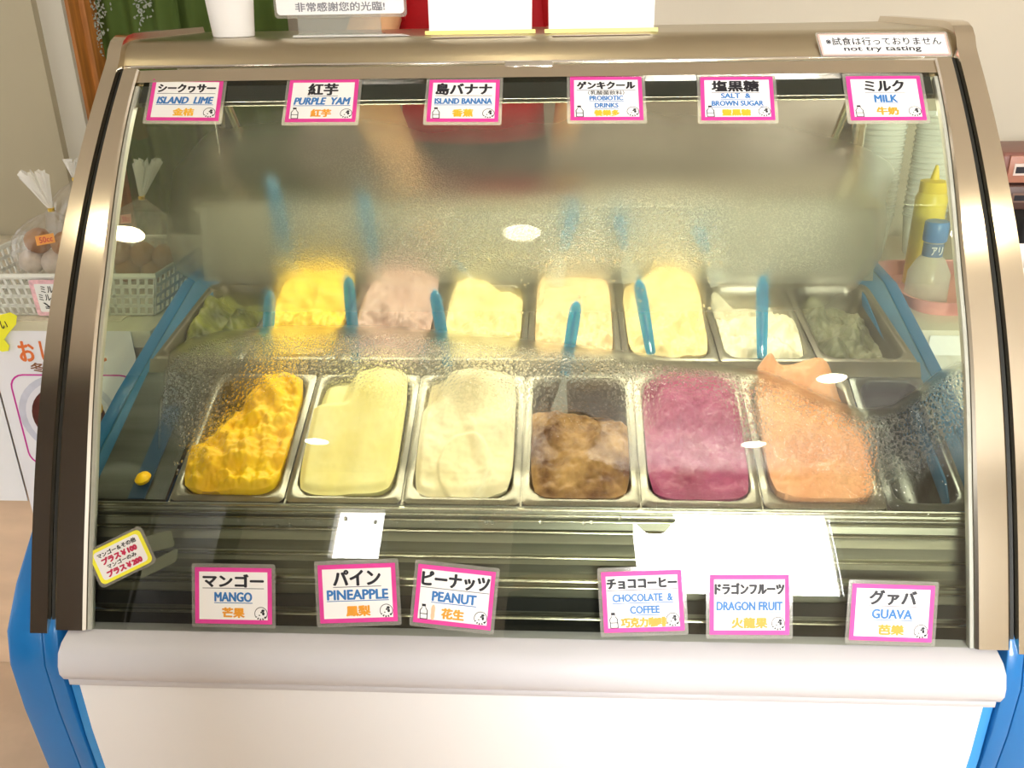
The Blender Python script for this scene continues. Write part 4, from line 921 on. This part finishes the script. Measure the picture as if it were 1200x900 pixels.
# cup stacks
cst=mat('cup_plastic',(.90,.93,.90),.15,0,0,alpha=.85)
src=None; ys=1.18; NCUP=int((at(1040,122,Y=ys).z-ZR-.1)/.0125)
for si,(xa,xb) in enumerate(((1000,1050),(1062,1112))):
    A=at(xa,230,Y=ys);Bq=at(xb,230,Y=ys); rad=(Bq.x-A.x)/2; cx=(A.x+Bq.x)/2
    for k in range(NCUP):
        z=ZR+.002+k*.0125
        if src is None:
            src=lathe('plastic_cup',[(rad*.72,.0),(rad*.74,.002),(rad*.95,.088),(rad*1.0,.090),(rad*1.0,.094),(rad*.93,.094),(rad*.72,.004)],(0,0,0),cst,None,n=20,cap=False); src.location=(cx,ys,z); ob=src
        else:
            ob=src.copy(); COL.objects.link(ob); ob.location=(cx,ys,z)
        tag(ob,'clear plastic cup nested in the %s tall stack behind the right side glass'%('left' if si==0 else 'right'),'cup','stacked clear plastic cups, %s stack'%('left' if si==0 else 'right'))
# machines at the far right
A=at(1168,216,Y=1.15);zt3=at(1180,179,Y=1.15).z
t=thing('pink_machine',(A.x+.15,1.25,A.z),'pink brown receipt machine with a small dark display at the right edge','machine')
box('shell',A.x,A.x+.30,1.15,1.33,A.z,zt3,mat('pink_brown_plastic',(.24,.10,.08),.4,0,.1,10),t,bevel=.012,seg=4)
q=at(1184,182,Y=1.15); box('light_panel',q.x,q.x+.2,1.144,1.151,A.z+.004,zt3-.006,mat('salmon_panel',(.42,.18,.12),.4),t,bevel=.002)
q=at(1191,199,Y=1.14); box('display',q.x,q.x+.05,1.140,1.145,q.z-.008,q.z+.006,INK,t); box('display_frame',q.x-.004,q.x+.06,1.1415,1.1445,q.z-.013,q.z+.013,mat('pale_frame',(.7,.6,.55),.4),t)
zb2=at(1180,246,Y=1.13).z
t=thing('brown_drawer_unit',(A.x+.17,1.24,zb2),'dark brown drawer unit under the pink machine','drawer')
box('shell',A.x+.006,A.x+.34,1.13,1.34,zb2,A.z-.0005,mat('dark_brown_plastic',(.10,.05,.04),.4,0,.1,10),t,bevel=.004)
q=at(1188,232,Y=1.13); box('slot',q.x,q.x+.06,1.127,1.131,q.z-.006,q.z+.006,INK,t); box('slot_frame',q.x-.004,q.x+.07,1.1285,1.1305,q.z-.010,q.z+.010,mat('brown_frame',(.22,.13,.10),.4),t)
zb3=ZR
t=thing('black_pouch',(A.x+.2,1.12,zb3),'black bag under the drawer unit at the right edge','bag')
box('pouch_body',A.x+.02,A.x+.34,1.04,1.30,ZR+.001,zb2-.0005,mat('black_cloth',(.012,.012,.014),.7,0,.2,20,.3,50),t,bevel=.015,seg=3)
q=at(1184,320,Y=.98); tag(mk('white_leaflet',[(q.x-.01,.98,ZR),(q.x+.05,.98,ZR),(q.x+.055,1.0,ZR+.07),(q.x-.006,1.0,ZR+.07),(q.x-.01,.983,ZR),(q.x+.05,.983,ZR),(q.x+.055,1.003,ZR+.07),(q.x-.006,1.003,ZR+.07)],[(0,1,2,3),(4,5,6,7),(0,1,5,4),(1,2,6,5),(2,3,7,6),(3,0,4,7)],PAPER),'small white leaflet propped on the right counter by the black bag','paper')

# ================================================================ PEOPLE
SKIN=mat('skin',(.82,.50,.27),.5,0,.05,8,sss=.1)
HAIR=mat('black_hair',(.015,.012,.010),.5,0,.3,60,.4,200)
def skinned(name,joints,edges,m,parent,sub=2,root=0):
    org=wloc(parent); me=bpy.data.meshes.new(name); me.from_pydata([Vector(j[0])-org for j in joints],edges,[])
    o=bpy.data.objects.new(name,me); COL.objects.link(o); o.parent=parent; me.materials.append(m)
    s=o.modifiers.new('skin','SKIN'); ss_=o.modifiers.new('sub','SUBSURF'); ss_.levels=sub; ss_.render_levels=sub
    for i,j in enumerate(joints):
        r_=j[1] if isinstance(j[1],tuple) else (j[1],j[1]); me.skin_vertices[0].data[i].radius=r_
    me.skin_vertices[0].data[root].use_root=True; s.use_smooth_shade=True
    return o
def loft(name,rings,m,parent,n=28,cap=True):
    V=[];Fc=[]
    for (cx,cy,cz,rx,ry) in rings:
        for i in range(n):
            u=2*math.pi*i/n; V.append((cx+rx*math.cos(u),cy+ry*math.sin(u),cz))
    for j in range(len(rings)-1):
        for i in range(n): Fc.append((j*n+i,j*n+(i+1)%n,(j+1)*n+(i+1)%n,(j+1)*n+i))
    if cap: Fc+=[tuple(range(n)),tuple(range((len(rings)-1)*n,len(rings)*n))]
    return mk(name,V,Fc,m,parent,smooth=True,angle=60)
def head(parent,c,face,hat=None,hair=True,s=1.0,skin=SKIN):
    # c: head centre, face: unit direction
    f=Vector(face).normalized(); r=Vector((-f.y,f.x,0)).normalized()*-1; up=Vector((0,0,1)); c=Vector(c)
    bm=bmesh.new(); bmesh.ops.create_uvsphere(bm,u_segments=40,v_segments=28,radius=1); vs=[]
    for v in bm.verts:
        x,y,z=v.co; X=x*.072;Yv=y*.092;Z=z*.112
        if z<0: X*=1-.28*z*z; Yv=Yv*(1-.12*z*z)
        d=0
        if y>0:
            d+=.020*math.exp(-(x/.16)**2-((z+.10)/.16)**2)      # nose
            d-=.010*math.exp(-((abs(x)-.36)/.16)**2-((z-.10)/.11)**2)  # sockets
            d+=.005*math.exp(-(x/.30)**2-((z+.42)/.09)**2)      # lips
            d+=.006*math.exp(-(x/.3)**2-((z+.80)/.15)**2)
        vs.append(c+(r*X+f*(Yv+d)+up*Z)*s)
    fs=[tuple(q.index for q in ff.verts) for ff in bm.faces]; bm.free()
    h=mk('head',vs,fs,skin,parent,smooth=True,angle=180)
    for sx in (-1,1):
        e=c+(r*(sx*.028)+f*.080+up*.010)*s; lathe('eye',[(.001,-.011),(.008,-.007),(.011,0),(.008,.007),(.001,.011)],e,mat('eye_white',(.8,.8,.78),.3),h,n=14)
        e2=e+f*.0092*s; lathe('iris',[(.001,0),(.005,0),(.004,.002),(.001,.0025)],e2,INK,h,n=12,axis=f)
        lathe('ear',[(.002,-.026),(.010,-.018),(.013,0),(.010,.018),(.002,.026)],c+(r*(sx*.074)-f*.004)*s,skin,h,n=12,squash=1.4)
    m_=c+(f*.0955-up*.048)*s; tube('mouth',[m_-r*.020*s-f*.004,m_-r*.008*s,m_+r*.008*s,m_+r*.020*s-f*.004],.003,mat('lips',(.5,.18,.14),.5),h,n=8)
    if hair:
        bm=bmesh.new(); bmesh.ops.create_uvsphere(bm,u_segments=36,v_segments=24,radius=1); vs=[]
        for v in bm.verts:
            x,y,z=v.co; k=1+.03*noise.noise(v.co*4)
            X=x*.084;Yv=y*.104-.008;Z=z*.122+.010
            if y>.15 and z<.42: Yv=min(Yv,.02); X*=.93; 
            vs.append(c+(r*X*k+f*Yv*k+up*Z*k)*s)
        fs=[tuple(q.index for q in ff.verts) for ff in bm.faces]; bm.free(); mk('hair',vs,fs,HAIR,h,smooth=True,angle=180)
    return h
def hand(parent,wrist,palm_dir,normal,curl,m=SKIN,grip=1.0):
    # palm and five fingers, each a skinned chain
    w=Vector(wrist); d=Vector(palm_dir).normalized(); n=Vector(normal); n=(n-d*n.dot(d)).normalized(); s=d.cross(n)
    J=[(w-d*.03,.024),(w,(.024,.020)),(w+d*.045,(.034,.016)),(w+d*.082,(.036,.013))]
    skinned('palm',J,[(0,1),(1,2),(2,3)],m,parent,root=1)
    for i,(off,L0) in enumerate(((-.028,.062),(-.010,.072),(.009,.068),(.027,.052))):
        b=w+d*.075+s*off; pts=[b-d*.02]; dd=d.copy(); p=b; 
        pts.append(p)
        for k,fr_ in enumerate((.45,.32,.25)):
            dd=(Matrix.Rotation(curl*(.7+.25*k),3,s)@dd); p=p+dd*L0*fr_; pts.append(p)
        skinned('finger',[(q,.0085-.0008*k) for k,q in enumerate(pts)],[(k,k+1) for k in range(4)],m,parent,root=1)
    b=w+d*.02-s*.022; dd=(d-s*.9).normalized(); pts=[b,b+dd*.03,b+dd*.03+(dd+n*-.5+s*.25).normalized()*.028,b+dd*.03+(dd*.7-n*.9+s*.45).normalized()*.050]
    skinned('thumb',[(q,.0105-.001*k) for k,q in enumerate(pts)],[(0,1),(1,2),(2,3)],m,parent,root=0)
# server behind the case: red top, dark apron, one arm reaching into the case
Ys=1.16; sc=at(552,60,Y=Ys); cx=sc.x
srv=thing('person',(cx,Ys,0),'person in a red top and dark apron reaching one bare arm into the case','person')
elb=at(421,92,Y=.98); wr=at(499,262,Y=.735); shl=Vector((cx-.16,Ys,1.44)); shr=Vector((cx+.17,Ys,1.44))
elb.z=max(elb.z,1.24)
J=[((cx,Ys,.98),(.135,.10)),((cx,Ys,1.15),(.125,.095)),((cx,Ys,1.36),(.13,.095)),((cx,Ys,1.47),(.07,.06)),((cx,Ys-.01,1.56),(.05,.05)),((cx,Ys-.015,1.62),(.045,.05)),
   (shl,.055),(elb,.054),(elb.lerp(wr,.35),.052),(wr,(.034,.028)),
   (shr,.055),((cx+.23,Ys+.02,1.19),.042),((cx+.20,Ys-.12,1.05),.030),
   ((cx-.09,Ys,.86),.09),((cx-.10,Ys-.01,.48),.062),((cx-.10,Ys+.01,.09),.04),((cx+.09,Ys,.86),.09),((cx+.10,Ys-.01,.48),.062),((cx+.10,Ys+.01,.09),.04),((cx-.10,Ys-.13,.03),.03),((cx+.10,Ys-.13,.03),.03)]
E=[(0,1),(1,2),(2,3),(3,4),(4,5),(2,6),(6,7),(7,8),(8,9),(2,10),(10,11),(11,12),(0,13),(13,14),(14,15),(0,16),(16,17),(17,18),(15,19),(18,20)]
skinned('body',J,E,SKIN,srv,sub=2)
RED=mat('red_cloth',(.55,.008,.02),.75,0,.12,10,.2,150)
loft('red_top',[(cx,Ys,1.03,.165,.125),(cx,Ys,1.15,.160,.122),(cx,Ys,1.30,.168,.125),(cx,Ys,1.40,.175,.118),(cx,Ys,1.47,.13,.09),(cx,Ys,1.51,.07,.065)],RED,srv)
for s_,sh_,el_ in ((-1,shl,elb),(1,shr,Vector((cx+.23,Ys+.02,1.19)))):
    tube('sleeve',[sh_+Vector((-s_*.05,0,.0)),sh_,sh_.lerp(el_,.45)],[.070,.068,.058],RED,srv,n=18)
APN=mat('dark_apron_cloth',(.035,.028,.025),.8,0,.2,10,.2,150)
loft('apron',[(cx,Ys-.004,.45,.19,.14),(cx,Ys-.004,.80,.180,.138),(cx,Ys-.004,1.00,.172,.132),(cx,Ys-.004,1.085,.168,.130)],APN,srv)
head(srv,(cx,Ys-.03,1.70),(0,-1,-.25))
hand(srv,wr,(at(512,290,Y=.66)-wr),(0,-1,.4),.75)
# spade in the server's hand
hs=spade(at(512,284,Y=.655),at(545,318,Y=.60),'clear spade held in the reaching hand behind the fog',wid=.014,stem=.04)

# photographer: seen only as a reflection in the curved glass
Yp=-1.26; px_=.09; ZS=.135
ph=thing('person',(px_,Yp,0),'person in a black cap taking the photograph, seen only reflected in the glass','person')
SK2=SKIN
J=[((px_,Yp,.95),(.14,.10)),((px_,Yp,1.12),(.13,.10)),((px_,Yp,1.30),(.14,.10)),((px_,Yp,1.40),(.07,.06)),((px_,Yp+.01,1.46),(.05,.05)),((px_,Yp+.02,1.50),(.045,.05)),
   ((px_-.18,Yp,1.34),.052),((px_-.24,Yp+.06,1.10),.042),((px_-.10,Yp+.20,1.19),.028),
   ((px_+.18,Yp,1.34),.052),((px_+.24,Yp+.06,1.10),.042),((px_+.12,Yp+.20,1.19),.028),
   ((px_-.10,Yp,.85),.09),((px_-.11,Yp,.46),.062),((px_-.11,Yp,.09),.04),((px_+.10,Yp,.85),.09),((px_+.11,Yp,.46),.062),((px_+.11,Yp,.09),.04),((px_-.11,Yp+.13,.03),.03),((px_+.11,Yp+.13,.03),.03)]
J=[((j[0][0],j[0][1],j[0][2]*1.09),j[1]) for j in J]
E=[(0,1),(1,2),(2,3),(3,4),(4,5),(2,6),(6,7),(7,8),(2,9),(9,10),(10,11),(0,12),(12,13),(13,14),(0,15),(15,16),(16,17),(14,18),(17,19)]
skinned('body',J,E,SK2,ph)
PUR=mat('purple_grey_cloth',(.10,.06,.07),.8,0,.15,10)
loft('shirt',[(px_,Yp,z_*1.09,a_,b_) for z_,a_,b_ in ((.93,.18,.13),(1.10,.170,.125),(1.26,.178,.128),(1.34,.18,.118),(1.41,.12,.085),(1.44,.065,.06))],PUR,ph)
for s_ in (-1,1): tube('sleeve',[(px_+s_*.13,Yp,1.46),(px_+s_*.18,Yp,1.46),(px_+s_*.235,Yp+.05,1.24)],[.066,.064,.054],PUR,ph,n=18)
loft('trousers',[(px_,Yp,.10,.21,.11),(px_,Yp,.5,.20,.115),(px_,Yp,.85,.185,.125),(px_,Yp,.96,.178,.126)],mat('dark_trousers',(.02,.022,.03),.8,0,.2,10),ph)
hc=Vector((px_,Yp+.03,1.72)); hd=head(ph,hc,(0,1,-.15))
CAPB=mat('black_cap_cloth',(.012,.012,.014),.7,0,.1,40)
loft('cap_crown',[(hc.x,hc.y-.004,1.745,.090,.110),(hc.x,hc.y-.004,1.785,.088,.107),(hc.x,hc.y-.008,1.82,.070,.085),(hc.x,hc.y-.01,1.84,.035,.045),(hc.x,hc.y-.01,1.844,.004,.004)],CAPB,hd)
V=[];Fc=[];N_=20
for i in range(N_+1):
    u=math.pi*i/N_
    for rr_ in (1.0,1.75): V.append((hc.x+.088*math.cos(u)*(1 if rr_==1 else 1.02),hc.y-.004+.107*math.sin(u)*(rr_),1.760-.012*(rr_>1)*math.sin(u)))
for i in range(N_): Fc.append((2*i,2*i+2,2*i+3,2*i+1))
mk('cap_peak',V,Fc,CAPB,hd,smooth=True)
fr=Fr((hc.x+.05,hc.y+.106,1.812),(hc.x-.05,hc.y+.106,1.812),(hc.x-.05,hc.y+.110,1.775),(hc.x+.05,hc.y+.110,1.775)); fr.n=Vector((0,1,0))
text('lettering','IDOL',fr,.5,.5,.8,.7,mat('cap_grey_ink',(.5,.5,.5),.5),hd,k=.003,bold=.0)
for s_ in (-1,1): hand(ph,(px_+s_*.11,Yp+.22,1.31),(-s_*.45,.35,.55),(0,-1,.3),.6)
tag(box('phone',px_-.085,px_+.075,Yp+.285,Yp+.293,1.335,1.415,mat('phone_black',(.02,.02,.022),.2),bevel=.003),'dark phone held up by the photographer, seen reflected in the glass','phone')
